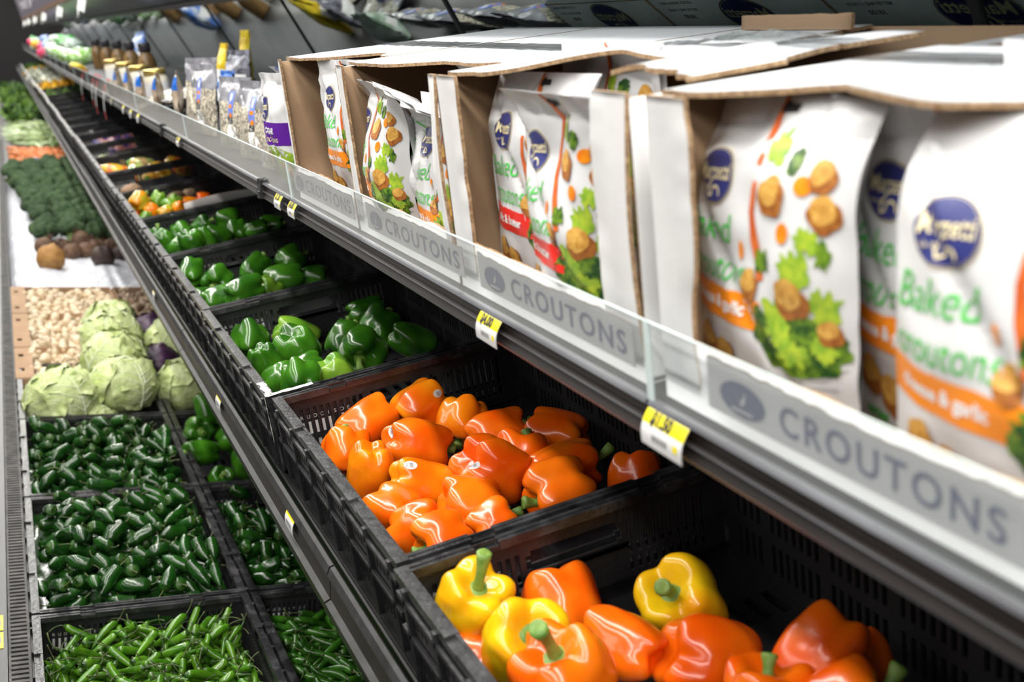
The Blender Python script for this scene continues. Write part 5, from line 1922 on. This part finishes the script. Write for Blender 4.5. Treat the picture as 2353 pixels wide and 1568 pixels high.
def crouton_box(y1, y0, label, seed, front_l=0.03, front_r=0.03, top=None, front_top=None, lip=0.055, mark=True, back_end=BDp + 0.002):
    """Open-fronted case from y1 (far) to y0 (near); top: function (s, y) -> extra height; front_top(y) -> where the torn top edge lies."""
    rnd = random.Random(seed)
    t = link('crouton_box', None, loc=SHF(0.016, y0, 0.001), rot=RSM)
    tag(t, label, 'box', 'torn open crouton boxes')
    Wd = y1 - y0
    X, Y, Z = Vector((1, 0, 0)), Vector((0, 1, 0)), Vector((0, 0, 1))

    def part(name, fn):
        mb = MB()
        fn(mb)
        return mb.obj(name, BM3, t)
    U = lambda n: [i / n for i in range(n + 1)]
    rag = lambda a, sd, amp: amp * (nz((a * 3, sd, 0), 1.0) + 0.5 * nz((a * 9, sd, 1), 1.0) + 0.18 * nz((a * 40, sd, 2), 1.0))
    part('base', lambda mb: board(mb, lambda u, v: Vector((v, u * Wd, 0.003)), -Z, U(2), lambda u: 0, lambda u: BDp))
    bp = part('back_panel', lambda mb: board(mb, lambda u, v: Vector((BDp, u * Wd, v)), X, U(4), lambda u: 0, lambda u: BHt))
    part('side_panel', lambda mb: board(mb, lambda u, v: Vector((u * BDp, Wd - 0.002, v)), Y, U(6), lambda u: 0, lambda u: BHt - 0.004))
    part('side_panel', lambda mb: board(mb, lambda u, v: Vector((u * BDp, 0.002, v)), -Y, U(6), lambda u: 0, lambda u: BHt - 0.004))

    def front(mb):
        us = U(60)
        lower = lambda u: lip + rag(u, seed, 0.006)
        board(mb, lambda u, v: Vector((0.0, u * Wd, v)), -X, us, lambda u: 0.0, lower, 2)
    part('front_panel', front)

    def margin(mb, far):
        w = front_l if far else front_r
        if w <= 0:
            return
        sgn = -1 if far else 1
        y_ = Wd if far else 0.0
        board(mb, lambda u, v: Vector((-0.001 - 0.006 * sin(pi * u) * (0 if far else 1), y_ + sgn * v, 0.02 + u * (BHt - 0.02))), -X, U(40), lambda u: 0.0,
              lambda u: w * (0.9 + 0.25 * nz((u * 2, seed, 5), 1.0)) + rag(u, seed + (7 if far else 9), 0.006), 2)
    if front_l:
        part('torn_margin', lambda mb: margin(mb, True))
    if front_r:
        part('torn_margin', lambda mb: margin(mb, False))
    tp = top or (lambda s, y: 0.0)
    ft = front_top or (lambda y: 0.03 + rag(y / Wd, seed + 3, 0.03))
    mid = BDp * 0.47
    flap = part('top_flap', lambda mb: board(mb, lambda u, v: Vector((v, u * Wd, BHt + tp(v, u * Wd))), Z, U(70), lambda u: max(-0.001, ft(u * Wd)), lambda u: mid - 0.002, 8))
    part('top_flap', lambda mb: board(mb, lambda u, v: Vector((v, u * Wd, BHt + tp(v, u * Wd))), Z, U(40), lambda u: mid + 0.002, lambda u: back_end(u * Wd) if callable(back_end) else back_end, 6))

    def tape(mb):
        g = lambda u, v: Vector((mid + (v - 0.5) * 0.055, u * Wd, BHt + BT / 2 + 0.0008 + tp(mid + (v - 0.5) * 0.055, u * Wd) + 0.0012 * nz((u * 14, v * 4, seed), 1.0)))
        mb.grid(g, 40, 4)
    mb = MB()
    tape(mb)
    mb.obj('packing_tape', M['film'], flap)
    if mark:
        # oval mark, name and case number printed on the back
        mb = MB()
        for vs, fs, m, lay in logo(0, 0, 2.1):
            mb.add([Vector((BDp + BT / 2 + 0.0003 + 0.00008 * lay, Wd * 0.45 + x, 0.187 + y)) for x, y in vs], fs, m, False)
        for q, (txt, sz_) in enumerate((('12/5 OZ CHEESE & GARLIC', 0.0085), ('BEST BY AND 17.18.OR', 0.0085), ('58100', 0.013))):
            vs, fs = text_mesh(txt, sz_)
            mb.add([Vector((BDp + BT / 2 + 0.0004, Wd * 0.83 + v.x * 0.9, 0.222 - q * 0.017 + v.y)) for v in vs], fs, B_HOLE, False)
        o = mb.obj('printed_mark', BAGM, bp)
        o['label'] = 'navy oval mark and case numbers on the back'
    return t


def bump1(a, c, w):
    return math.exp(-((a - c) / w) ** 2)


crouton_box(1.925, 1.572, 'white corrugated box, nearly empty, its brown inside showing, farthest of four', 2, front_l=0.012, front_r=0.0,
            front_top=lambda y: 0.012 + 0.085 * bump1(y, 0.10, 0.07) + 0.05 * bump1(y, 0.0, 0.05) + 0.02 * max(0, nz((y * 20, 2, 0), 1)) + 0.01 * nz((y * 60, 1, 0), 1))
crouton_box(1.562, 1.168, 'white corrugated box holding crumpled and twisted crouton bags', 5, front_l=0.030, front_r=0.02,
            front_top=lambda y: 0.012 + 0.06 * bump1(y, 0.12, 0.09) + 0.055 * bump1(y, 0.0, 0.05) + 0.006 * nz((y * 30, 5, 0), 1) + 0.012 * nz((y * 12, 3, 0), 1))
crouton_box(1.160, 0.752, 'white corrugated box with red-banded crouton bags and a lifted torn top', 9, front_l=0.058, front_r=0.060,
            back_end=lambda y: 0.285 + 0.137 * min(1.0, max(0.0, (y - 0.19) / 0.03)) + 0.006 * nz((y * 30, 2, 0), 1),
            top=lambda s, y: 0.016 * bump1(y, 0.20, 0.09) * max(0, 1 - abs(s - 0.10) / 0.16) + 0.010 * bump1(y, 0.03, 0.10) * (s > 0.08) * min(1, (s - 0.08) / 0.1),
            front_top=lambda y: 0.010 + 0.085 * bump1(y, 0.16, 0.10) + 0.02 * bump1(y, 0.10, 0.02) + 0.10 * bump1(y, 0.0, 0.09) + 0.006 * nz((y * 30, 9, 0), 1))
crouton_box(0.722, 0.235, 'white corrugated box nearest the camera, full of orange-banded crouton bags', 13, front_l=0.056, front_r=0.03,
            top=lambda s, y: 0.012 * bump1(y, 0.30, 0.06) * max(0, 1 - s / 0.12) - 0.010 * bump1(y, 0.12, 0.12) * max(0, 1 - abs(s - 0.14) / 0.1), back_end=0.272,
            front_top=lambda y: 0.012 + 0.055 * bump1(y, 0.13, 0.09) + 0.045 * bump1(y, 0.36, 0.05) + 0.03 * bump1(y, 0.20, 0.02) + 0.006 * nz((y * 30, 13, 0), 1))

# loose torn flaps lying on the boxes
def loose_flap(name, P, n, label, lo, hi, N=Vector((0, 0, 1))):
    t = MB()
    board(t, P, N, [i / n for i in range(n + 1)], lo, hi, 6)
    o = t.obj(name, BM3, loc=SHF(0, 0.6, 0), rot=RSM)
    tag(o, label, 'cardboard flap', 'torn flaps on the boxes')


loose_flap('cardboard_flap', lambda u, v: Vector((0.385 + 0.03 * v, 0.345 + 0.19 * u, BHt + 0.004 + v * 0.35)), 20, 'raised cardboard flap with its brown side out, at the back of the red-banded box',
           lambda u: 0.0, lambda u: 0.045 + 0.004 * nz((u * 9, 1, 0), 1), Vector((1, 0, 0)))
loose_flap('cardboard_flap', lambda u, v: Vector((0.02 + v, 0.125 + 0.115 * u, BHt + 0.006 + 0.008 * sin(u * 3) + 0.02 * v)), 30, 'torn white cardboard strip bridging the red-banded box and the nearest box',
           lambda u: 0.03 + 0.03 * nz((u * 4, 3, 0), 1) * (1 - u) + 0.012 * nz((u * 14, 1, 0), 1), lambda u: 0.12 + 0.06 * u)
for c, (ya, yb, sa, sb) in enumerate(((0.80, 1.06, 0.20, 0.27), (0.28, 0.58, 0.19, 0.26))):
    mb = MB()
    mb.grid(lambda u, v: Vector((sa + (sb - sa) * v, (yb - ya) * u, BHt + 0.010 + 0.006 * sin(u * 4 + c) + 0.005 * nz((u * 7, v * 3, c), 1.0) + 0.002 * nz((u * 20, v * 8, c), 1.0))), 60, 8)
    o = mb.obj('loose_tape', M['film'], loc=SHF(0, ya, 0), rot=RSM)
    tag(o, 'crinkled clear packing tape peeling off the %s' % ('red-banded box top' if c == 0 else 'nearest box top'), 'tape')
# ------------------------------------------------------------------ seed packets and the rest of the shelf going away
M['seedfilm'] = mat('smoky_packet_film', (0.34, 0.34, 0.37), (0.20, 0.20, 0.23), rough=0.18, spec=0.7, scale=14, bump=0.25, bscale=30)
SEEDM = list(BAGM)
SEEDM[B_W] = M['seedfilm']
SEEDM[B_RED] = mat('sunflower_seeds', (0.62, 0.56, 0.44), (0.10, 0.09, 0.08), rough=0.5, scale=150, kind='voronoi', lo=0.30, hi=0.85)
SEEDM[B_PUR] = mat('blue_label', (0.10, 0.17, 0.62), (0.22, 0.30, 0.72), rough=0.4, scale=20)
SEEDM[B_HOLE] = M['black_print']


def art_seed(W, Hh):
    p = [band(0.0, W, 0.0, Hh * 0.66, B_RED, 0, n=24)]
    c = W * 0.58
    w = 0.016
    p.append(band(c - w, c + w, Hh * 0.46, Hh * 0.80, B_PUR, 1, n=4))
    p.append(disc(c, Hh * 0.72, 0.006, 0.010, B_LET, 2, n=12))
    p.append(band(c - 0.009, c + 0.009, Hh * 0.575, Hh * 0.62, B_OR, 2, n=3))
    p.append(disc(c + 0.003, Hh * 0.475, 0.009, 0.006, B_CAR, 2, n=12))
    p.append(band(c - w * 1.05, c + w * 0.75, Hh * 0.36, Hh * 0.46, B_HOLE, 1, n=4))
    p.append(words('1 LB', c - 0.002, Hh * 0.425, 0.008, B_LET, 3))
    p.append(words('8 OZ', c - 0.002, Hh * 0.385, 0.007, B_LET, 3))
    p.append(band(c - w * 1.2, c + w * 0.5, Hh * 0.16, Hh * 0.35, B_LET, 1, n=4))
    for q in range(5):
        p.append(ribbon([(c - w * 0.9 + q * 0.004, Hh * 0.19), (c - w * 0.9 + q * 0.004, Hh * 0.29)], 0.0018, B_GREY, 2))
    p.append(band(c + w * 0.85, c + w * 1.6, Hh * 0.17, Hh * 0.32, B_LET, 1, n=3))
    return W, Hh, p


AS = art_seed(0.20, 0.175)
GS = 'sunflower seed packets on the shelf'
SEEDS = [(3.50, 0.085, 0.10, 'seed packet farthest left, behind the other standing ones', 51, 1.10), (3.27, 0.055, 0.02, 'seed packet second from the left, in front of the farthest one', 52, 1.05), (2.805, 0.055, 0.06, 'seed packet in the middle of the standing row', 53, 0.95), (2.555, 0.055, 0.06, 'seed packet fourth in the row, right of the middle one', 54, 0.95), (2.325, 0.055, 0.06, 'seed packet tucked against the purple-banded bag', 55, 0.93)]
for yl, s, yw, lab, sd, sc in SEEDS:
    o = make_bag('seed_packet', AS, bag_place(yl + 0.02, s, 0.004, 0.20 * sc, yw + 0.10, -0.16) @ Matrix.Diagonal((sc * 1.12, sc, sc, 1)), seed=sd, thick=0.020, mats=SEEDM, crumple=0.9)
    tag(o, 'clear ' + lab, 'packet', GS)
for i, (yl, s) in enumerate(((3.20, 0.30), (2.93, 0.31), (2.66, 0.30), (2.40, 0.31))):
    o = make_bag('seed_packet', AS, bag_place(yl, s, 0.004, 0.20, 0.1, -0.55), seed=61 + i, thick=0.028, mats=SEEDM)
    tag(o, 'clear seed packet in the back row leaning towards the mirror', 'packet', 'back row of seed packets')
for i in range(5):
    c = SHF(0.12 + 0.035 * i, 4.55 - 0.22 * i, 0.020 + 0.012 * (i % 3))
    o = make_bag('seed_packet', AS, Matrix.Translation(c) @ RS @ Matrix.Rotation(0.12 * (i - 2), 4, 'Y') @ Matrix.Rotation(0.5 * i, 4, 'Z') @ Matrix.Translation((0, -0.08, 0)), seed=71 + i, thick=0.02, mats=SEEDM)
    tag(o, 'clear seed packet lying flat in the heap left of the standing ones', 'packet', 'flat seed packets')
NUTM = list(BAGM)
NUTM[B_W] = mat('tan_nut_packet', (0.55, 0.46, 0.36), (0.30, 0.22, 0.15), rough=0.25, scale=18, bump=0.3, bscale=30)
NUTM[B_PUR] = mat('bright_blue_label', (0.02, 0.14, 0.55), rough=0.35)
AN = (0.14, 0.16, [band(0, 0.14, 0.09, 0.14, B_PUR, 1), band(0, 0.14, 0.142, 0.16, B_LET, 1)])
for i, (yl, s) in enumerate(((5.45, 0.035), (5.05, 0.04), (4.65, 0.045), (4.32, 0.07), (4.05, 0.10), (3.86, 0.15))):
    o = make_bag('nut_packet', AN, bag_place(yl, s, 0.004, 0.14, -0.25 + 0.1 * (i % 3), -0.1) @ Matrix.Scale((0.75, 0.8, 0.78, 0.8, 0.85, 0.9)[i], 4), seed=81 + i, thick=0.026, mats=NUTM)
    tag(o, 'tan packet with a blue label in front of the gold-lidded jars', 'packet', 'nut packets before the jars')

# jars with gold lids, bottles with black caps
M['gold'] = mat('gold_lid', (0.62, 0.45, 0.14), rough=0.25, metal=0.8)
M['cream'] = mat('cream_dressing', (0.70, 0.66, 0.55), (0.60, 0.54, 0.42), rough=0.2, scale=10)
M['brownliq'] = mat('brown_dressing', (0.22, 0.13, 0.05), (0.14, 0.08, 0.03), rough=0.15, scale=10)
M['cap'] = mat('ribbed_black_cap', (0.02, 0.018, 0.022), (0.05, 0.045, 0.055), rough=0.4, scale=60)


def lathe_mesh(name, prof, m, n=20):
    mb = MB()
    mb.lathe(prof, n)
    return mb.mesh(name, m)


JB = lathe_mesh('jar', [(0.001, 0), (0.042, 0), (0.046, 0.006), (0.046, 0.085), (0.040, 0.100), (0.037, 0.106)], M['cream'])
JL = lathe_mesh('lid', [(0.041, 0.101), (0.043, 0.103), (0.043, 0.121), (0.041, 0.124), (0.001, 0.1245)], M['gold'])
JA = lathe_mesh('label_band', [(0.0465, 0.02), (0.0465, 0.075)], M['white'])
BB = lathe_mesh('bottle', [(0.001, 0), (0.040, 0), (0.043, 0.006), (0.043, 0.11), (0.036, 0.135), (0.020, 0.160), (0.018, 0.172)], M['brownliq'])
BC = lathe_mesh('cap', [(0.026, 0.160), (0.029, 0.162), (0.029, 0.200), (0.027, 0.203), (0.001, 0.2035)], M['cap'])
for i, y in enumerate((4.7, 5.25, 5.85, 6.5)):
    o = link('dressing_jar', JB, loc=SHF(0.125, y, 0.001), rot=RS)
    tag(o, 'cream dressing jar with a gold lid on the far shelf', 'jar', 'gold-lidded jars')
    link('lid', JL, o)
    link('label_band', JA, o)
for i, y in enumerate((5.8, 6.5, 7.2, 8.0, 8.8)):
    o = link('dressing_bottle', BB, loc=SHF(0.225, y, 0.001), rot=RS)
    tag(o, 'brown dressing bottle with a black ribbed cap behind the gold-lidded jars', 'bottle', 'black-capped bottles')
    link('cap', BC, o)
M['greenj'] = mat('green_bottle', (0.16, 0.34, 0.04), (0.45, 0.58, 0.40), rough=0.12, spec=0.7, scale=16, lo=0.4, hi=0.62)
M['yellowp'] = mat('yellow_pack', (0.80, 0.62, 0.02), (0.70, 0.45, 0.02), rough=0.4, scale=40)
GBm = lathe_mesh('bottle', [(0.001, 0), (0.055, 0), (0.060, 0.008), (0.060, 0.15), (0.048, 0.18), (0.022, 0.205), (0.020, 0.22)], M['greenj'])
GCm = lathe_mesh('cap', [(0.024, 0.212), (0.024, 0.235), (0.001, 0.236)], M['white'])
for i, y in enumerate((9.3, 10.2, 11.1, 12.1, 13.2)):
    o = link('juice_bottle', GBm, loc=SHF(0.06, y, 0.062), rot=RS @ Matrix.Rotation(pi / 2 - 0.15, 4, 'Y'))
    tag(o, 'green bottle lying on its side far along the shelf', 'bottle', 'green bottles lying down')
    link('cap', GCm, o)


def soft_pack(name, m, loc, rot, dims, label, cat, group, seed):
    mb = MB()
    L, Wd, Tk = dims
    mb.grid(lambda u, v: Vector(((v - 0.5) * L, Wd / 2 * sin(pi * v) ** 0.4 * cos(2 * pi * u), Tk / 2 * sin(pi * v) ** 0.5 * sin(2 * pi * u))) * (1 + 0.16 * nz((cos(2 * pi * u), sin(2 * pi * u), v * 4), 1.5, seed)), 20, 14, wrap=True)
    o = mb.obj(name, m, loc=loc, rot=rot)
    tag(o, label, cat, group)
    return o


soft_pack('yellow_packet', M['yellowp'], SHF(0.05, 8.3, 0.035), (0.3, 0.2, 1.4), (0.20, 0.12, 0.06), 'yellow packet lying beside the jars on the far shelf', 'packet', None, 1)
pk = [mat('pink_pack', (0.75, 0.05, 0.18), (0.6, 0.03, 0.1), rough=0.4, scale=20), mat('green_bag', (0.06, 0.42, 0.05), (0.75, 0.8, 0.75), rough=0.3, scale=18, lo=0.45, hi=0.6), mat('pale_bag', (0.62, 0.70, 0.66), (0.30, 0.42, 0.30), rough=0.3, scale=18), mat('blue_pack', (0.06, 0.20, 0.62), (0.6, 0.65, 0.75), rough=0.3, scale=18, lo=0.45, hi=0.6), mat('orange_pack', (0.8, 0.3, 0.03), (0.7, 0.6, 0.1), rough=0.4, scale=20)]
nmk = ['pink bag', 'green salad bag', 'pale salad bag', 'blue and white bag', 'orange bag']
rf = random.Random(17)
for i, (y, s, h, k) in enumerate(((13.9, 0.04, 0.05, 0), (11.0, 0.2, 0.12, 2), (11.8, 0.22, 0.15, 1), (12.6, 0.2, 0.15, 1), (13.3, 0.12, 0.08, 2), (14.0, 0.2, 0.15, 2), (15.0, 0.15, 0.1, 3), (16.2, 0.1, 0.08, 0), (17.0, 0.2, 0.14, 3), (18.2, 0.1, 0.08, 4), (19.5, 0.15, 0.1, 2), (20.8, 0.1, 0.1, 0), (22.0, 0.2, 0.1, 1))):
    sz_ = 0.26 if k != 0 else 0.2
    soft_pack('salad_bag', pk[k], SHF(s, y, h), (rf.uniform(0.2, 0.6), rf.uniform(0, 0.4), rf.uniform(0.8, 2.2)), (sz_, sz_ * 0.7, sz_ * 0.55), '%s far along the shelf by the mirror' % nmk[k], 'bag', 'salad bags far along the shelf', i)
# packs on the back of the shelf, seen again in the mirror
BK = [(4.25, 0.30, 'yellow packet standing at the mirror behind the flat seed packets', M['yellowp'], (0.20, 0.10, 0.05)), (4.05, 0.34, 'narrow yellow packet at the mirror behind the flat seed packets', M['yellowp'], (0.24, 0.07, 0.04)),
      (3.98, 0.30, 'dark wrapped packet at the mirror behind the seed packets', M['foil'], (0.18, 0.14, 0.06)), (3.45, 0.36, 'pale bag at the mirror behind the standing seed packets', pk[2], (0.16, 0.13, 0.07)), (3.75, 0.22, 'blue and white bag at the mirror behind the seed packets', pk[3], (0.13, 0.12, 0.06)),
      (2.24, 0.30, 'clear salad bag behind the purple-banded bag, at the mirror', pk[2], (0.15, 0.14, 0.08)), (2.05, 0.22, 'green salad bag behind the purple-banded bag', pk[1], (0.14, 0.13, 0.07)), (6.9, 0.3, 'blue and white bag behind the green bottles', pk[3], (0.24, 0.16, 0.1))]
for i, (y, s, lab, m, d) in enumerate(BK):
    bm_ = list(BAGM)
    bm_[B_W] = m
    o = make_bag('shelf_packet', (d[1] * 1.15, d[0], [band(0.01, d[1] * 1.1, d[0] * 0.3, d[0] * 0.55, B_LET, 1)]), bag_place(y + d[1] / 2, s, 0.004, d[1] * 1.15, 0.15 * (i % 3), -0.15), seed=i + 20, thick=d[2] * 0.6, mats=bm_, crumple=1.4)
    tag(o, lab, 'packet', 'packets at the mirror')

# red and white strips hanging over the fence
for i, (y, ln) in enumerate(((7.1, 0.175), (6.3, 0.16), (6.05, 0.185), (5.6, 0.18))):
    mb = MB()
    a = (0.10, -0.02, 0.03, -0.12)[i]
    n = 10
    pts = [(-0.006 - 0.012 * sin(pi * t), -0.020 + a * t * ln, FH + 0.004 - ln * t) for t in np.linspace(0, 1, n + 1)]
    vs = [p for x, yy, z in pts for p in ((x, yy - 0.016, z), (x, yy + 0.016, z))]
    fs = [(2 * k, 2 * k + 1, 2 * k + 3, 2 * k + 2) for k in range(n)]
    for k, f in enumerate(fs):
        mb.add([vs[q] for q in f], [(0, 1, 2, 3)], 1 if k < 3 or k > 7 else 0)
        mb.add([Vector(vs[q]) + Vector((0.0008, 0, 0)) for q in f], [(3, 2, 1, 0)], 1 if k < 3 or k > 7 else 0)
    mb.box((-0.006, -0.036, FH + 0.0005), (0.010, -0.004, FH + 0.0045), 1)
    mb.box((0.002, -0.034, FH - 0.03), (0.004, -0.006, FH + 0.002), 1)
    o = mb.obj('hanging_strip', [M['white'], M['red_print']], loc=SHF(0, y, 0))
    tag(o, '%s red and white hanging strip clipped over the fence' % ('farthest', 'third nearest', 'second nearest', 'nearest')[i], 'hanging strip', 'red and white strips')

# white tags hanging from the canopy trim
for i, y in enumerate((7.1, 9.6, 12.8, 15.8, 18.8, 21.5)):
    mb = MB()
    mb.box((-0.0006, -0.038, -0.10), (0.0006, 0.038, -0.03))
    mb.tube([(0, 0, 0), (0, 0.002, -0.035)], 0.0015, 5)
    mb.tube([(0, 0.02, -0.10), (0.01, 0.03, -0.15)], 0.006, 6)
    o = mb.obj('canopy_tag', M['white'], loc=(cx + 0.003, y, cz + 0.001), rot=(0.25, 0, 0.5))
    tag(o, 'white tag hanging from the timber trim of the canopy', 'tag', 'white tags under the canopy')

# ------------------------------------------------------------------ what lies in the farther upper crates
M['potato'] = mat('potato_skin', (0.30, 0.19, 0.11), (0.22, 0.13, 0.075), rough=0.75, scale=3, detail=5, bump=0.15, bscale=12)
mb = MB()
mb.grid(lambda u, v: Vector((1.4 * cos(pi * v), sin(pi * v) * cos(2 * pi * u), 0.85 * sin(pi * v) * sin(2 * pi * u))) * (1 + 0.10 * nz((cos(pi * v) * 1.4, sin(pi * v) * cos(2 * pi * u), sin(2 * pi * u)), 1.3, 3)), 24, 18, wrap=True)
pm = mb.mesh('potato', M['potato'])
PT = [(0.075, 4.42, 0.062, 0.044, 'lone brown potato at the front of its crate'), (0.20, 4.115, 0.05, 0.04, 'potato behind the hand hole of the potato crate'), (0.255, 4.13, 0.05, 0.042, 'potato next to the one behind the hand hole'), (0.31, 4.16, 0.045, 0.04, 'potato at the back of the potato crate')]
for s, y, h, R, lab in PT:
    o = link('potato', pm, loc=UPR(s, y, h - CH), rot=(0.2, -TU, 0.2 + y))
    o.scale = (R, R, R)
    tag(o, lab, 'potato', 'potatoes')
mb = MB()
board(mb, lambda u, v: Vector((u * 0.22, 0.0 + 0.02 * v, v)), Vector((0, -1, 0)), [i / 10 for i in range(11)], lambda u: 0.0, lambda u: 0.055 + 0.008 * sin(u * 3))
o = mb.obj('grey_card', [mat('grey_card_face', (0.42, 0.40, 0.39), rough=0.8), M['kraft_in'], M['flute']], loc=UPR(0.145, 3.468, 0.085 - CH), rot=RU)
tag(o, 'grey cardboard strip standing in the crate of small mixed peppers', 'cardboard strip')
M['mini'] = mat('mini_peppers_in_film', (0.75, 0.13, 0.02), (0.70, 0.50, 0.04), rough=0.15, spec=0.7, scale=28, bump=0.2, lo=0.42, hi=0.58)
M['mini2'] = mat('mixed_veg_in_film', (0.10, 0.36, 0.04), (0.62, 0.40, 0.20), rough=0.15, spec=0.7, scale=26, bump=0.2)
for i, (s, y, m, lab) in enumerate(((0.07, 4.72, M['mini'], 'clear bag of red and orange mini peppers at the front of its crate'), (0.15, 4.80, M['mini2'], 'clear bag with green print beside the bagged mini peppers'), (0.225, 4.74, mat('yellow_peppers_in_film', (0.72, 0.46, 0.04), (0.6, 0.2, 0.03), rough=0.15, scale=24), 'clear bag of yellow mini peppers in the middle of its crate'), (0.31, 4.78, M['mini'], 'clear bag of mini peppers at the shaded back of its crate'), (0.08, 4.95, M['mini'], 'bag of mini peppers at the far front corner of its crate'), (0.2, 4.98, M['mini2'], 'green and tan bag at the far side of the mini pepper crate'), (0.10, 5.5, M['mini2'], 'small green bag in the crate beyond the bagged mini peppers'))):
    soft_pack('vegetable_bag', m, UPR(s, y, 0.055 - CH + (0.02 if i < 6 else 0)), (0.3, -TU, 0.9 + 0.4 * i), (0.16, 0.11, 0.08), lab, 'bag', 'vegetable bags in the upper crates', i + 40)
PUR = list(BAGM)
PUR[B_W] = mat('purple_packet_film', (0.045, 0.03, 0.16), (0.40, 0.16, 0.12), rough=0.3, scale=26, lo=0.45, hi=0.6)
o = make_bag('purple_packet', (0.20, 0.10, []), Matrix.Translation(UPR(0.17, 6.10, 0.03 - CH)) @ RU @ Matrix.Rotation(1.0, 4, 'X'), seed=91, thick=0.018, mats=PUR)
tag(o, 'purple and orange printed packet alone in a far crate', 'packet')
for i, (s, y) in enumerate(((0.12, 8.6), (0.16, 7.7))):
    mb = MB()
    bag_shape(mb, 0.12, 0.05, 0.03, i + 8)
    tag(mb.obj('white_scrap', M['white'], loc=UPR(s, y, 0.03 - CH), rot=(0, -TU, 1.2)), '%s white scrap of wrapping in the empty crates' % ('farther', 'nearer')[i], 'scrap')
far_m = {'celery heart': LF[1], 'pale vegetable': leafy(31, mat('pale_veg', (0.55, 0.58, 0.46), (0.74, 0.76, 0.66), rough=0.4, scale=9, rand=0.1)), 'yellow blossom bunch': leafy(32, mat('yellow_blossom', (0.80, 0.42, 0.02), (0.85, 0.58, 0.04), rough=0.5, scale=9)), 'green head': LF[0]}
for i in range(96):
    kk = 17 + i // 6
    y = Y0 + PW * (kk - 1) + 0.15 + 0.15 * ((i % 6) // 3) * 2
    s = 0.08 + 0.11 * (i % 3)
    nm = 'celery heart' if kk < 19 else ('yellow blossom bunch' if 19 <= kk < 21 or kk == 29 else ('pale vegetable' if kk < 29 else 'green head'))
    o = link(nm.replace(' ', '_').replace('green_head', 'green_lettuce'), far_m[nm], loc=UPR(s, y, 0.03 - CH), rot=(rf.uniform(-0.3, 0.3), rf.uniform(-0.3, 0.3), rf.uniform(0, 6)))
    z = 0.125 if kk >= 19 else 0.10
    o.scale = (z, z, z)
    tag(o, '%s in the far crates of the upper tier' % nm, 'vegetable', 'vegetables in the far upper crates')
